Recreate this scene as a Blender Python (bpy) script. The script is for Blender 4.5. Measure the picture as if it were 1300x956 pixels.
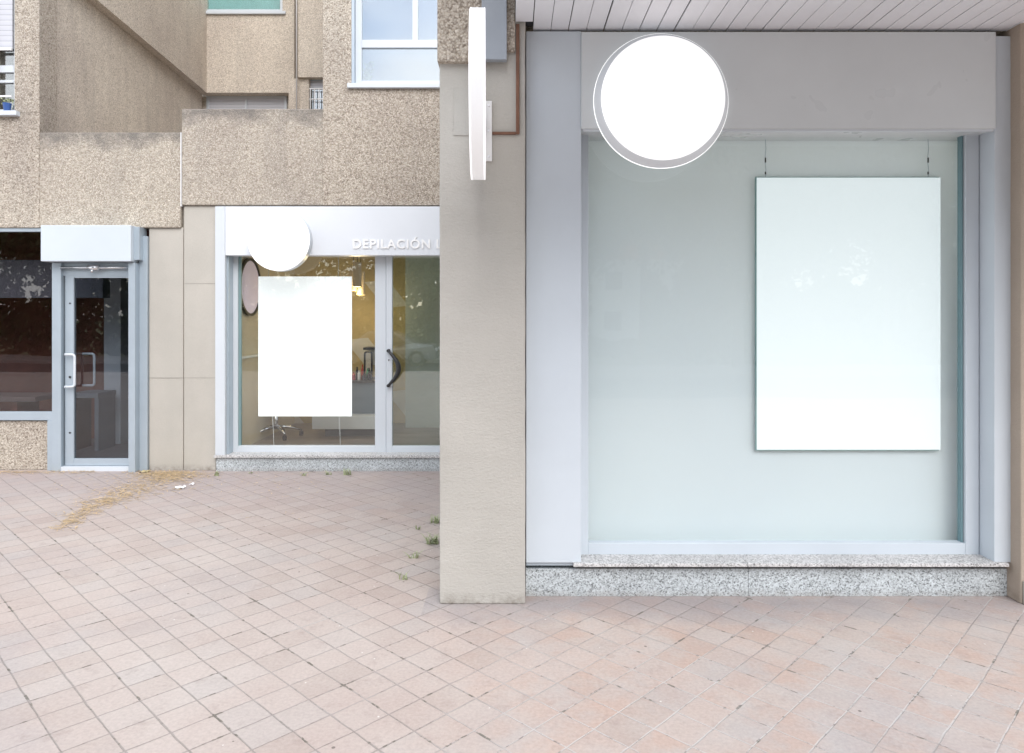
import bpy, bmesh, math, random
import numpy as np
from mathutils import Vector, Matrix
R = math.radians
random.seed(7)
for o in list(bpy.data.objects): bpy.data.objects.remove(o)
sc = bpy.context.scene
C = sc.collection

# ---------------------------------------------------------------- camera, sky, sun, exposure
F, CX, HY, H = 914.0, 650.0, 401.0, 1.64      # focal length in photo pixels, vanishing point, eye height
cam = bpy.data.cameras.new('camera'); co = bpy.data.objects.new('camera', cam); C.objects.link(co)
co.location = (0, 0, H); co.rotation_euler = (R(90), 0, 0)
cam.sensor_width = 36; cam.lens = 36*F/1300; cam.shift_y = -(478-HY)/1300; cam.clip_end = 2000; cam.clip_start = 0.05
sc.camera = co
SUN_EL, SUN_AZ = 42, 162      # azimuth clockwise from +Y (the shopfronts face -Y)
w = bpy.data.worlds.new('World'); sc.world = w; w.use_nodes = True
nt = w.node_tree; nt.nodes.clear()
out = nt.nodes.new('ShaderNodeOutputWorld'); bg = nt.nodes.new('ShaderNodeBackground')
sky = nt.nodes.new('ShaderNodeTexSky'); sky.sky_type = 'NISHITA'; sky.sun_disc = False
sky.sun_elevation = R(SUN_EL); sky.sun_rotation = R(SUN_AZ); sky.air_density = 1.0; sky.dust_density = 1.5; sky.ozone_density = 1.0
tc = nt.nodes.new('ShaderNodeTexCoord'); mp = nt.nodes.new('ShaderNodeMapping'); mp.inputs['Scale'].default_value = (1, 1, 2.6)
ns = nt.nodes.new('ShaderNodeTexNoise'); ns.inputs['Scale'].default_value = 2.2; ns.inputs['Detail'].default_value = 7; ns.inputs['Roughness'].default_value = 0.55
cr = nt.nodes.new('ShaderNodeValToRGB'); cr.color_ramp.elements[0].position = 0.36; cr.color_ramp.elements[1].position = 0.62
mx = nt.nodes.new('ShaderNodeMix'); mx.data_type = 'RGBA'
nt.links.new(tc.outputs['Generated'], mp.inputs['Vector']); nt.links.new(mp.outputs[0], ns.inputs['Vector'])
nt.links.new(ns.outputs['Fac'], cr.inputs['Fac']); nt.links.new(cr.outputs['Color'], mx.inputs['Factor'])
nt.links.new(sky.outputs[0], mx.inputs['A']); mx.inputs['B'].default_value = (9.0, 9.2, 9.6, 1)
nt.links.new(mx.outputs['Result'], bg.inputs['Color']); bg.inputs['Strength'].default_value = 0.13
nt.links.new(bg.outputs[0], out.inputs[0])
sl = bpy.data.lights.new('sun', 'SUN'); sl.energy = 1.15; sl.angle = R(42); sl.color = (1.0, 0.985, 0.965)
so = bpy.data.objects.new('sun', sl); C.objects.link(so)
az, el = R(SUN_AZ), R(SUN_EL)
sd = Vector((math.sin(az)*math.cos(el), math.cos(az)*math.cos(el), math.sin(el)))
so.rotation_euler = sd.to_track_quat('Z', 'Y').to_euler(); so.location = (0, 0, 20)
sc.view_settings.view_transform = 'Standard'; sc.view_settings.look = 'None'; sc.view_settings.gamma = 1
sc.view_settings.use_curve_mapping = False
sc.view_settings.exposure = 1.02
sc.cycles.max_bounces = 8; sc.cycles.transparent_max_bounces = 16

# ---------------------------------------------------------------- layout helpers
def PX(px, D): return (px-CX)/F*D
def PZ(py, D): return H-(py-HY)/F*D
DL = 7.61          # wall plane of the set back building
DR = 4.21          # plinth plane of the near shop
DP = 4.095         # front of the pillars

# ---------------------------------------------------------------- materials
class N:
    def __init__(s, name, rough=0.6, spec=0.5, metal=0.0):
        s.m = bpy.data.materials.new(name); s.m.use_nodes = True; s.t = s.m.node_tree
        s.b = s.t.nodes['Principled BSDF']; s.b.inputs['Roughness'].default_value = rough
        s.b.inputs['Specular IOR Level'].default_value = spec; s.b.inputs['Metallic'].default_value = metal
        s.g = s.t.nodes.new('ShaderNodeNewGeometry'); s.pos = s.g.outputs['Position']
    def n(s, t, **k):
        x = s.t.nodes.new(t)
        for a, b in k.items(): setattr(x, a, b)
        return x
    def put(s, v, sock):
        if hasattr(v, 'is_output') or isinstance(v, bpy.types.NodeSocket): s.t.links.new(v, sock)
        else:
            if isinstance(v, tuple) and len(v) == 3 and sock.type == 'RGBA': v = (*v, 1)
            sock.default_value = v
    def math(s, op, a, b=None, c=None, clamp=False):
        x = s.n('ShaderNodeMath', operation=op, use_clamp=clamp)
        s.put(a, x.inputs[0])
        if b is not None: s.put(b, x.inputs[1])
        if c is not None: s.put(c, x.inputs[2])
        return x.outputs[0]
    def mix(s, f, a, b, blend='MIX'):
        x = s.n('ShaderNodeMix', data_type='RGBA', blend_type=blend)
        s.put(f, x.inputs['Factor']); s.put(a, x.inputs['A']); s.put(b, x.inputs['B'])
        return x.outputs['Result']
    def map(s, scale=(1, 1, 1), rot=(0, 0, 0), loc=(0, 0, 0), src=None):
        x = s.n('ShaderNodeMapping'); x.inputs['Scale'].default_value = scale; x.inputs['Rotation'].default_value = rot; x.inputs['Location'].default_value = loc
        s.t.links.new(src or s.pos, x.inputs[0]); return x.outputs[0]
    def noise(s, scale, detail=4, rough=0.5, src=None, col=False, dist=0.0):
        x = s.n('ShaderNodeTexNoise'); x.inputs['Scale'].default_value = scale; x.inputs['Detail'].default_value = detail
        x.inputs['Roughness'].default_value = rough; x.inputs['Distortion'].default_value = dist
        s.t.links.new(src or s.pos, x.inputs['Vector']); return x.outputs['Color' if col else 'Fac']
    def voro(s, scale, feature='F1', src=None, out='Distance'):
        x = s.n('ShaderNodeTexVoronoi', feature=feature); x.inputs['Scale'].default_value = scale
        s.t.links.new(src or s.pos, x.inputs['Vector']); return x.outputs[out]
    def ramp(s, f, stops):
        x = s.n('ShaderNodeValToRGB'); e = x.color_ramp.elements
        while len(e) < len(stops): e.new(0.5)
        for k, (p, c) in enumerate(stops):
            e[k].position = p; e[k].color = (*c, 1) if isinstance(c, tuple) else (c, c, c, 1)
        s.put(f, x.inputs[0]); return x.outputs[0]
    def sep(s, src=None):
        x = s.n('ShaderNodeSeparateXYZ'); s.t.links.new(src or s.pos, x.inputs[0]); return x.outputs
    def color(s, v): s.put(v, s.b.inputs['Base Color']); return s
    def bump(s, h, strength=0.3, dist=0.01):
        x = s.n('ShaderNodeBump'); x.inputs['Strength'].default_value = strength; x.inputs['Distance'].default_value = dist
        s.put(h, x.inputs['Height']); s.t.links.new(x.outputs[0], s.b.inputs['Normal']); return s

def plain(name, col, rough=0.5, spec=0.5, metal=0.0, var=0.06, scale=3.0, bump=0.0, bscale=60):
    k = N(name, rough, spec, metal)
    n1 = k.noise(scale, 5, 0.6)
    a = tuple(c*(1-var) for c in col); b = tuple(min(1, c*(1+var)) for c in col)
    k.color(k.ramp(n1, [(0.3, a), (0.7, b)]))
    rr = k.noise(scale*2.3, 3)
    k.put(k.math('MULTIPLY_ADD', rr, 0.18, rough-0.09), k.b.inputs['Roughness'])
    if bump: k.bump(k.noise(bscale, 3), bump, 0.004)
    return k.m

def emis(name, col, strength, base=(0.9, 0.9, 0.9)):
    k = N(name, 0.45); k.color(base)
    k.b.inputs['Emission Color'].default_value = (*col, 1); k.b.inputs['Emission Strength'].default_value = strength
    return k.m

def pebbledash(name, base, dark, light, top=None, sc_=1.0):
    k = N(name, 0.9, 0.25)
    v = k.voro(92*sc_, out='Color'); d = k.voro(92*sc_)
    hs = k.sep(v)[0]
    c = k.ramp(hs, [(0.0, dark), (0.2, tuple((x+y)/2 for x, y in zip(dark, base))), (0.5, base), (0.8, tuple(x*1.12 for x in base)), (1.0, light)])
    v2 = k.voro(47*sc_, out='Color')
    c = k.mix(0.15, c, k.ramp(k.sep(v2)[1], [(0.05, dark), (0.4, base), (0.95, light)]))
    gap = k.ramp(d, [(0.45, (1, 1, 1)), (0.8, (0.74, 0.71, 0.67))])
    c = k.mix(1.0, c, gap, 'MULTIPLY')
    big = k.ramp(k.noise(0.9, 5, 0.6), [(0.32, (0.86, 0.84, 0.84)), (0.68, (1.06, 1.06, 1.05))])
    c = k.mix(1.0, c, big, 'MULTIPLY')
    streak = k.noise(1.0, 5, 0.65, src=k.map(scale=(3.2, 3.2, 0.45)))
    c = k.mix(k.math('MULTIPLY', k.ramp(streak, [(0.5, 0.0), (0.72, 1.0)]), 0.28), c, (0.23, 0.21, 0.19))
    if top:      # damp lichen stain that runs a few centimetres down from the coping, ragged
        z = k.sep()[2]
        for t in top:
            edge = k.math('ADD', z, k.math('MULTIPLY', k.math('SUBTRACT', k.noise(2.6, 6, 0.7), 0.45), 0.6))
            f = k.math('DIVIDE', k.math('SUBTRACT', edge, t-0.17), 0.16, clamp=True)
            f = k.math('MULTIPLY', f, k.math('LESS_THAN', z, t+0.03))
            f = k.math('MULTIPLY', f, k.ramp(k.noise(9, 5, 0.7), [(0.3, 0.45), (0.6, 1.0)]))
            c = k.mix(k.math('MULTIPLY', f, 0.8), c, (0.15, 0.14, 0.13))
    k.color(c)
    k.bump(k.math('SUBTRACT', 1.0, d), 0.75, 0.006)
    return k.m

def granite(name, tint=(1, 1, 1)):
    k = N(name, 0.5, 0.5)
    a = k.sep(k.voro(150, out='Color'))[0]; b = k.sep(k.voro(110, out='Color'))[1]
    T = lambda v: tuple(v*q for q in tint)
    c = k.ramp(a, [(0.0, T(0.06)), (0.10, T(0.13)), (0.22, T(0.36)), (0.5, T(0.56)), (1.0, T(0.76))])
    c = k.mix(0.35, c, k.ramp(b, [(0.0, T(0.12)), (0.2, T(0.42)), (0.6, T(0.6)), (1.0, T(0.7))]))
    c = k.mix(1.0, c, k.ramp(k.noise(2.5, 4), [(0.3, 0.86), (0.7, 1.05)]), 'MULTIPLY')
    z = k.sep()[2]      # splash dirt along the foot
    f = k.math('SUBTRACT', 1.0, k.math('DIVIDE', z, 0.05), clamp=True)
    f = k.math('MULTIPLY', f, k.ramp(k.noise(14, 5, 0.7), [(0.35, 0.2), (0.7, 1.0)]))
    c = k.mix(k.math('MULTIPLY', f, 0.6), c, (0.23, 0.20, 0.17))
    k.color(c); k.bump(a, 0.05, 0.002)
    return k.m

def plaster(name, col, bscale=70, bstr=0.5, dirt=True):
    k = N(name, 0.88, 0.25)
    c = k.ramp(k.noise(1.7, 6, 0.6), [(0.3, tuple(x*0.93 for x in col)), (0.7, tuple(x*1.04 for x in col))])
    c = k.mix(1.0, c, k.ramp(k.noise(220, 2), [(0.3, 0.93), (0.7, 1.05)]), 'MULTIPLY')
    pat = k.noise(0.8, 3, 0.5, src=k.map(scale=(2.0, 1, 0.8)))
    c = k.mix(k.math('MULTIPLY', k.ramp(pat, [(0.5, 0.0), (0.66, 1.0)]), 0.18), c, tuple(x*y for x, y in zip(col, (0.74, 0.76, 0.76))))
    if dirt:
        z = k.sep()[2]
        f = k.math('SUBTRACT', 1.0, k.math('DIVIDE', z, 0.075), clamp=True)
        f = k.math('MULTIPLY', f, k.ramp(k.noise(13, 6, 0.7), [(0.38, 0.0), (0.7, 1.0)]))
        c = k.mix(k.math('MULTIPLY', f, 0.95), c, (0.16, 0.13, 0.10))
    k.color(c)
    h = k.math('ADD', k.noise(bscale, 3, 0.5, src=k.map(scale=(0.7, 0.7, 1.3))), k.math('MULTIPLY', k.noise(bscale*0.3, 2), 0.6))
    k.bump(h, bstr, 0.006)
    return k.m

def glassmat(name, r0=0.08, tint=(0.93, 0.97, 0.96), rough=0.0):
    m = bpy.data.materials.new(name); m.use_nodes = True; t = m.node_tree; t.nodes.clear()
    o = t.nodes.new('ShaderNodeOutputMaterial'); tr = t.nodes.new('ShaderNodeBsdfTransparent'); gl = t.nodes.new('ShaderNodeBsdfGlossy')
    lw = t.nodes.new('ShaderNodeLayerWeight'); lw.inputs['Blend'].default_value = 0.5
    p = t.nodes.new('ShaderNodeMath'); p.operation = 'POWER'; p.inputs[1].default_value = 5
    q = t.nodes.new('ShaderNodeMath'); q.operation = 'MULTIPLY_ADD'; q.inputs[1].default_value = 1-r0; q.inputs[2].default_value = r0
    mxs = t.nodes.new('ShaderNodeMixShader')
    tr.inputs[0].default_value = (*tint, 1); gl.inputs['Roughness'].default_value = rough
    # slight waviness of float glass
    g = t.nodes.new('ShaderNodeNewGeometry'); nz = t.nodes.new('ShaderNodeTexNoise'); nz.inputs['Scale'].default_value = 1.3; nz.inputs['Detail'].default_value = 1
    bp = t.nodes.new('ShaderNodeBump'); bp.inputs['Strength'].default_value = 0.06; bp.inputs['Distance'].default_value = 0.02
    t.links.new(g.outputs['Position'], nz.inputs['Vector']); t.links.new(nz.outputs['Fac'], bp.inputs['Height']); t.links.new(bp.outputs[0], gl.inputs['Normal'])
    t.links.new(lw.outputs['Facing'], p.inputs[0]); t.links.new(p.outputs[0], q.inputs[0]); t.links.new(q.outputs[0], mxs.inputs[0])
    t.links.new(tr.outputs[0], mxs.inputs[1]); t.links.new(gl.outputs[0], mxs.inputs[2]); t.links.new(mxs.outputs[0], o.inputs[0])
    return m

def blindmat():
    k = N('frosted_blind', 0.8, 0.2)
    k.color(k.ramp(k.noise(1.2, 4), [(0.3, (.83, .91, .96)), (0.7, (.86, .94, .98))]))
    t = k.n('ShaderNodeBsdfTranslucent'); t.inputs[0].default_value = (.84, .86, .86, 1)
    m = k.n('ShaderNodeMixShader'); m.inputs[0].default_value = .35
    k.t.links.new(k.b.outputs[0], m.inputs[1]); k.t.links.new(t.outputs[0], m.inputs[2])
    k.t.links.new(m.outputs[0], k.t.nodes['Material Output'].inputs[0]); return k.m

def tiles():
    k = N('paving_tiles', 0.8, 0.3)
    S = 0.168; th = R(45.75)
    wob = k.noise(1.1, 2, col=True)
    x = k.n('ShaderNodeVectorMath', operation='SUBTRACT'); k.t.links.new(wob, x.inputs[0]); x.inputs[1].default_value = (0.5, 0.5, 0.5)
    y = k.n('ShaderNodeVectorMath', operation='SCALE'); k.t.links.new(x.outputs[0], y.inputs[0]); y.inputs['Scale'].default_value = 0.022
    wob2 = k.noise(9, 2, col=True)
    x2 = k.n('ShaderNodeVectorMath', operation='SUBTRACT'); k.t.links.new(wob2, x2.inputs[0]); x2.inputs[1].default_value = (0.5, 0.5, 0.5)
    y2 = k.n('ShaderNodeVectorMath', operation='SCALE'); k.t.links.new(x2.outputs[0], y2.inputs[0]); y2.inputs['Scale'].default_value = 0.008
    a1 = k.n('ShaderNodeVectorMath', operation='ADD'); k.t.links.new(k.pos, a1.inputs[0]); k.t.links.new(y.outputs[0], a1.inputs[1])
    a2 = k.n('ShaderNodeVectorMath', operation='ADD'); k.t.links.new(a1.outputs[0], a2.inputs[0]); k.t.links.new(y2.outputs[0], a2.inputs[1])
    px, py, _ = k.sep(a2.outputs[0])
    u = k.math('ADD', k.math('MULTIPLY', px, math.cos(th)), k.math('MULTIPLY', py, math.sin(th)))
    v = k.math('ADD', k.math('MULTIPLY', px, -math.sin(th)), k.math('MULTIPLY', py, math.cos(th)))
    u = k.math('SUBTRACT', k.math('DIVIDE', u, S), -0.471); v = k.math('SUBTRACT', k.math('DIVIDE', v, S), 0.483)
    du = k.math('ABSOLUTE', k.math('SUBTRACT', k.math('FRACT', u), 0.5)); dv = k.math('ABSOLUTE', k.math('SUBTRACT', k.math('FRACT', v), 0.5))
    edge = k.math('MAXIMUM', du, dv)            # 0.5 on the joint
    cb = k.n('ShaderNodeCombineXYZ'); k.t.links.new(k.math('FLOOR', u), cb.inputs[0]); k.t.links.new(k.math('FLOOR', v), cb.inputs[1])
    wn = k.n('ShaderNodeTexWhiteNoise', noise_dimensions='2D'); k.t.links.new(cb.outputs[0], wn.inputs['Vector'])
    rnd = wn.outputs['Value']; rcol = k.sep(wn.outputs['Color'])
    c = k.ramp(rnd, [(0.0, (0.395, 0.325, 0.295)), (0.3, (0.425, 0.35, 0.32)), (0.6, (0.445, 0.37, 0.34)), (0.85, (0.43, 0.37, 0.345)), (1.0, (0.405, 0.36, 0.345))])
    # patches worn pale, patches of greyer cement film
    worn = k.ramp(k.noise(0.75, 6, 0.65), [(0.38, 0.0), (0.66, 1.0)])
    c = k.mix(k.math('MULTIPLY', worn, 0.6), c, (0.52, 0.475, 0.445))
    grey = k.ramp(k.noise(0.55, 5, 0.6, src=k.map(loc=(5, 3, 0))), [(0.52, 0.0), (0.68, 1.0)])
    c = k.mix(k.math('MULTIPLY', grey, 0.5), c, (0.36, 0.34, 0.35))
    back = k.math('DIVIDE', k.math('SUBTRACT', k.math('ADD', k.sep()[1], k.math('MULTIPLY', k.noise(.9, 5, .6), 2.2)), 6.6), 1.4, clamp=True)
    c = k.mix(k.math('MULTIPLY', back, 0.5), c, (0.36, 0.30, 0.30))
    # greyer colour wash near the pillar foot and along the plinth
    d1 = k.math('ABSOLUTE', k.math('SUBTRACT', k.sep()[1], 4.12)); lim = k.math('GREATER_THAN', k.sep()[0], -0.5)
    wash = k.math('SUBTRACT', 1.0, k.math('DIVIDE', k.math('ADD', d1, k.math('MULTIPLY', k.math('SUBTRACT', k.noise(3.0, 4, 0.6), 0.5), 0.5)), 0.32), clamp=True)
    c = k.mix(k.math('MULTIPLY', k.math('MULTIPLY', wash, lim), 0.5), c, (0.35, 0.33, 0.335))
    near_ = k.math('DIVIDE', k.math('ADD', k.sep()[0], 0.6), 0.9, clamp=True)
    warm = k.math('MULTIPLY', near_, k.ramp(k.noise(5.5, 4, 0.6, src=k.map(loc=(1, 2, 0))), [(0.38, 0.0), (0.6, 1.0)]))
    c = k.mix(k.math('MULTIPLY', warm, k.math('MULTIPLY_ADD', rcol[2], 0.38, 0.08)), c, (0.47, 0.30, 0.225))
    c = k.mix(k.math('MULTIPLY', k.math('MULTIPLY', wash, lim), 0.45), c, (0.30, 0.275, 0.285))
    blot = k.ramp(k.noise(7, 5, 0.7), [(0.56, 0.0), (0.7, 1.0)])
    c = k.mix(k.math('MULTIPLY', blot, 0.3), c, (0.27, 0.21, 0.19))
    c = k.mix(1.0, c, k.ramp(k.noise(60, 4, 0.7), [(0.25, (.86, .86, .845)), (0.75, (1.105, 1.105, 1.085))]), 'MULTIPLY')
    # chips and gum: small dark spots and pale crumbs
    sp = k.voro(7.5); spr = k.sep(k.voro(7.5, out='Color'))[0]
    dark = k.math('MULTIPLY', k.math('LESS_THAN', sp, 0.055), k.math('GREATER_THAN', spr, 0.66))
    c = k.mix(k.math('MULTIPLY', dark, 0.75), c, (0.10, 0.085, 0.075))
    pl = k.math('MULTIPLY', k.math('LESS_THAN', k.voro(11, src=k.map(loc=(2, 1, 0))), 0.05), k.math('GREATER_THAN', k.sep(k.voro(11, src=k.map(loc=(2, 1, 0)), out='Color'))[0], 0.72))
    c = k.mix(pl, c, (0.62, 0.60, 0.57))
    # joints: width varies, some dark and open, some full of pale mortar
    jw = k.math('MULTIPLY_ADD', k.noise(3.0, 4, 0.7), -0.034, 0.492)
    j = k.math('DIVIDE', k.math('SUBTRACT', edge, jw), 0.012, clamp=True)
    jn = k.noise(0.9, 4, 0.6, src=k.map(loc=(9, 1, 0)))
    gx = k.math('MULTIPLY_ADD', k.sep()[0], 0.05, k.math('MULTIPLY_ADD', k.sep()[1], -0.03, 0.12))
    jc = k.ramp(k.math('ADD', jn, gx), [(0.42, (0.23, 0.21, 0.195)), (0.53, (0.34, 0.32, 0.305)), (0.64, (0.52, 0.51, 0.50))])
    jd = k.ramp(k.noise(16, 4, 0.75), [(0.55, 0.0), (0.64, 1.0)])
    jc = k.mix(k.math('MULTIPLY', jd, 0.9), jc, (0.07, 0.065, 0.055))
    c = k.mix(k.math('MULTIPLY', j, 0.6), c, jc)
    # dark crumbs of moss and earth lodged in and next to the joints
    near = k.math('GREATER_THAN', edge, k.math('MULTIPLY_ADD', k.noise(22, 3, 0.6), -0.05, 0.492))
    mo = k.math('MULTIPLY', near, k.ramp(k.noise(6.5, 4, 0.7, src=k.map(loc=(4, 7, 0))), [(0.585, 0.0), (0.62, 1.0)]))
    c = k.mix(k.math('MULTIPLY', mo, 0.75), c, (0.13, 0.12, 0.095))
    k.color(c)
    tilt = k.math('MULTIPLY', rcol[1], 0.25)
    h = k.math('ADD', k.math('MULTIPLY', k.math('SUBTRACT', 1.0, j), 1.0), k.math('ADD', tilt, k.math('MULTIPLY', k.noise(45, 4, 0.7), 0.35)))
    k.bump(h, 0.55, 0.006)
    k.put(k.math('MULTIPLY_ADD', k.noise(5, 3), 0.25, 0.62), k.b.inputs['Roughness'])
    return k.m

def wood(name, a, b, scale=(1, 14, 14), rough=0.45):
    k = N(name, rough)
    n1 = k.noise(2.5, 5, 0.6, src=k.map(scale=scale))
    k.color(k.ramp(n1, [(0.3, a), (0.7, b)])); return k.m

ZC1 = PZ(168, DL); ZC2 = PZ(138, DL)
M = dict(
    tiles=tiles(),
    pebble=pebbledash('pebbledash_tan', (0.475, 0.43, 0.368), (0.30, 0.265, 0.22), (0.68, 0.63, 0.55), top=(ZC1,)),
    pebble2=pebbledash('pebbledash_tan_high', (0.48, 0.435, 0.375), (0.30, 0.265, 0.22), (0.68, 0.63, 0.55), top=(ZC2,)),
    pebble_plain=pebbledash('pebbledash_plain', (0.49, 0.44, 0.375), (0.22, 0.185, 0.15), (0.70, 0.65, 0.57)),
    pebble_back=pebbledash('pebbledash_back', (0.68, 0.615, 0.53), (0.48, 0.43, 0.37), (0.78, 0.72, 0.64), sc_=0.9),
    plaster=plaster('plaster_pillar', (0.455, 0.437, 0.40)),
    panel=plaster('plaster_column', (0.47, 0.445, 0.40), 90, 0.25),
    granite=granite('granite', (0.90, 0.97, 1.0)), granite_sill=granite('granite_sill', (1.0, 0.99, 0.98)),
    metal=plain('painted_metal_grey', (0.56, 0.615, 0.665), 0.36, 0.5, 0.0, 0.03, 2.0),
    metal_fascia=plain('painted_metal_fascia', (0.63, 0.665, 0.68), 0.30, 0.5, 0.0, 0.03, 2.0),
    metal_white=plain('painted_metal_white', (0.60, 0.64, 0.68), 0.4, 0.5, 0.0, 0.02, 2.0),
    alu=plain('anodised_frame', (0.44, 0.51, 0.57), 0.35, 0.5, 0.35, 0.04, 4.0),
    soffit=plain('soffit_slats', (0.80, 0.815, 0.85), 0.42, 0.5, 0, 0.05, 1.5),
    black=plain('black_plastic', (0.02, 0.02, 0.022), 0.4), dark=plain('dark_gap', (0.03, 0.03, 0.032), 0.8),
    chrome=plain('chrome', (0.75, 0.76, 0.78), 0.15, 0.5, 1.0, 0.02),
    brown=plain('brown_duct', (0.17, 0.085, 0.055), 0.6, 0.3, 0, 0.15, 20),
    white=plain('white_plastic', (0.80, 0.80, 0.80), 0.45, 0.5, 0, 0.02),
    offwhite=plain('wall_paint_white', (0.62, 0.62, 0.58), 0.8, 0.3), cream=plain('wall_paint_cream', (0.50, 0.44, 0.33), 0.8, 0.3),
    blind=blindmat(),
    glass=glassmat('window_glass', 0.085, (0.95, 0.97, 0.965)), glass_clear=glassmat('clear_glass', 0.03, (0.985, 0.995, 0.99)),
    glass_refl=glassmat('reflective_glass', 0.22, (0.75, 0.8, 0.8)), glass_sky=glassmat('sky_glass', 0.30, (0.85, 0.9, 0.92)),
    lit=emis('lightbox_face', (0.97, 0.97, 1.0), 0.32, (.86, .86, .87)), lit_rim=emis('lightbox_edge', (1, 1, 1), 0.45),
    poster=emis('backlit_panel', (0.85, 0.96, 1.0), 0.30, (0.50, 0.52, 0.53)),
    joint=plain('joint_shade', (.30, .28, .25), .9),
    straw=plain('dry_straw', (0.58, 0.44, 0.27), 0.8, 0.2, 0, 0.35, 25),
    leafy=plain('weed_green', (0.36, 0.40, 0.24), 0.6, 0.3, 0, 0.3, 30),
)
def mat(k, f):
    if k not in M: M[k] = f()
    return M[k]

# ---------------------------------------------------------------- mesh helpers
def obj(name, bm, m, parent=None, smooth=False, bevel=0.0):
    bmesh.ops.recalc_face_normals(bm, faces=bm.faces[:]) if not getattr(bm, 'keep', False) else None
    me = bpy.data.meshes.new(name); bm.to_mesh(me); bm.free()
    me.materials.append(m)
    if smooth:
        for p in me.polygons: p.use_smooth = True
    o = bpy.data.objects.new(name, me); C.objects.link(o)
    if parent: o.parent = parent; o.matrix_parent_inverse = parent.matrix_basis.inverted()
    if bevel:
        md = o.modifiers.new('bevel', 'BEVEL'); md.width = bevel; md.segments = 2; md.limit_method = 'ANGLE'; md.angle_limit = R(40)
    return o
def thing(name, label, cat, loc=(0, 0, 0), group=None):
    o = bpy.data.objects.new(name, None); C.objects.link(o); o.location = loc; o.empty_display_size = 0.2
    return tag(o, label, cat, group)
def tag(o, label, cat, group=None):
    o['label'] = label; o['category'] = cat
    if group: o['group'] = group
    return o
def struct(o, label=None):
    o['kind'] = 'structure'
    if label: o['label'] = label
    return o
def new(): return bmesh.new()
def bx(bm, x0, x1, y0, y1, z0, z1, rot=None, about=None):
    vs = [bm.verts.new((x, y, z)) for x in (x0, x1) for y in (y0, y1) for z in (z0, z1)]
    for f in ((0, 1, 3, 2), (4, 6, 7, 5), (0, 4, 5, 1), (2, 3, 7, 6), (0, 2, 6, 4), (1, 5, 7, 3)):
        bm.faces.new([vs[i] for i in f])
    if rot: bmesh.ops.rotate(bm, verts=vs, cent=about or (0, 0, 0), matrix=rot)
    return bm
def box(*a, **k): return bx(new(), *a, **k)
def cyl(bm, c, r, h, axis='Z', seg=32, r2=None):
    """cylinder/cone starting at c and running h along the axis"""
    r2 = r if r2 is None else r2
    A = {'Z': Matrix.Identity(3), 'Y': Matrix.Rotation(-math.pi/2, 3, 'X'), 'X': Matrix.Rotation(math.pi/2, 3, 'Y')}[axis]
    lo, hi = [], []
    for i in range(seg):
        t = 2*math.pi*i/seg
        lo.append(bm.verts.new(Vector(c)+A@Vector((r*math.cos(t), r*math.sin(t), 0))))
        hi.append(bm.verts.new(Vector(c)+A@Vector((r2*math.cos(t), r2*math.sin(t), h))))
    bm.faces.new(lo[::-1]); bm.faces.new(hi)
    for i in range(seg): bm.faces.new((lo[i], lo[(i+1) % seg], hi[(i+1) % seg], hi[i]))
    return bm
def lathe(bm, prof, c=(0, 0, 0), axis='Z', seg=64):
    A = {'Z': Matrix.Identity(3), 'Y': Matrix.Rotation(-math.pi/2, 3, 'X'), 'X': Matrix.Rotation(math.pi/2, 3, 'Y')}[axis]
    rings = []
    for r, h in prof:
        if r < 1e-6: rings.append([bm.verts.new(Vector(c)+A@Vector((0, 0, h)))]); continue
        rings.append([bm.verts.new(Vector(c)+A@Vector((r*math.cos(2*math.pi*i/seg), r*math.sin(2*math.pi*i/seg), h))) for i in range(seg)])
    for a, b in zip(rings, rings[1:]):
        for i in range(seg):
            j = (i+1) % seg
            if len(a) == 1 and len(b) == 1: continue
            if len(a) == 1: bm.faces.new((a[0], b[j], b[i]))
            elif len(b) == 1: bm.faces.new((a[i], a[j], b[0]))
            else: bm.faces.new((a[i], a[j], b[j], b[i]))
    return bm
def tube(bm, pts, r, seg=10, radii=None):
    pts = [Vector(p) for p in pts]; prev = None; up = Vector((0.13, 0.31, 0.94)).normalized()
    n = len(pts)
    for k, p in enumerate(pts):
        d = (pts[min(k+1, n-1)]-pts[max(k-1, 0)]).normalized()
        a = d.cross(up).normalized(); b = d.cross(a).normalized()
        rr = radii[k] if radii else r
        ring = [bm.verts.new(p+a*rr*math.cos(2*math.pi*i/seg)+b*rr*math.sin(2*math.pi*i/seg)) for i in range(seg)]
        if prev:
            for i in range(seg): bm.faces.new((prev[i], prev[(i+1) % seg], ring[(i+1) % seg], ring[i]))
        else: bm.faces.new(ring[::-1])
        prev = ring
    bm.faces.new(prev); return bm
def arcpts(c, r, a0, a1, n, plane='XZ'):
    o = []
    for i in range(n+1):
        t = R(a0+(a1-a0)*i/n); s, q = r*math.cos(t), r*math.sin(t)
        o.append(Vector(c)+(Vector((s, 0, q)) if plane == 'XZ' else Vector((s, q, 0)) if plane == 'XY' else Vector((0, s, q))))
    return o
def frame_bm(x0, x1, z0, z1, y0, y1, wl, wr=None, wt=None, wb=None):
    wr = wl if wr is None else wr; wt = wl if wt is None else wt; wb = wl if wb is None else wb
    bm = new()
    bx(bm, x0, x0+wl, y0, y1, z0, z1); bx(bm, x1-wr, x1, y0, y1, z0, z1)
    if wt: bx(bm, x0+wl, x1-wr, y0+.001, y1-.001, z1-wt, z1)
    if wb: bx(bm, x0+wl, x1-wr, y0+.001, y1-.001, z0, z0+wb)
    return bm

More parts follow.
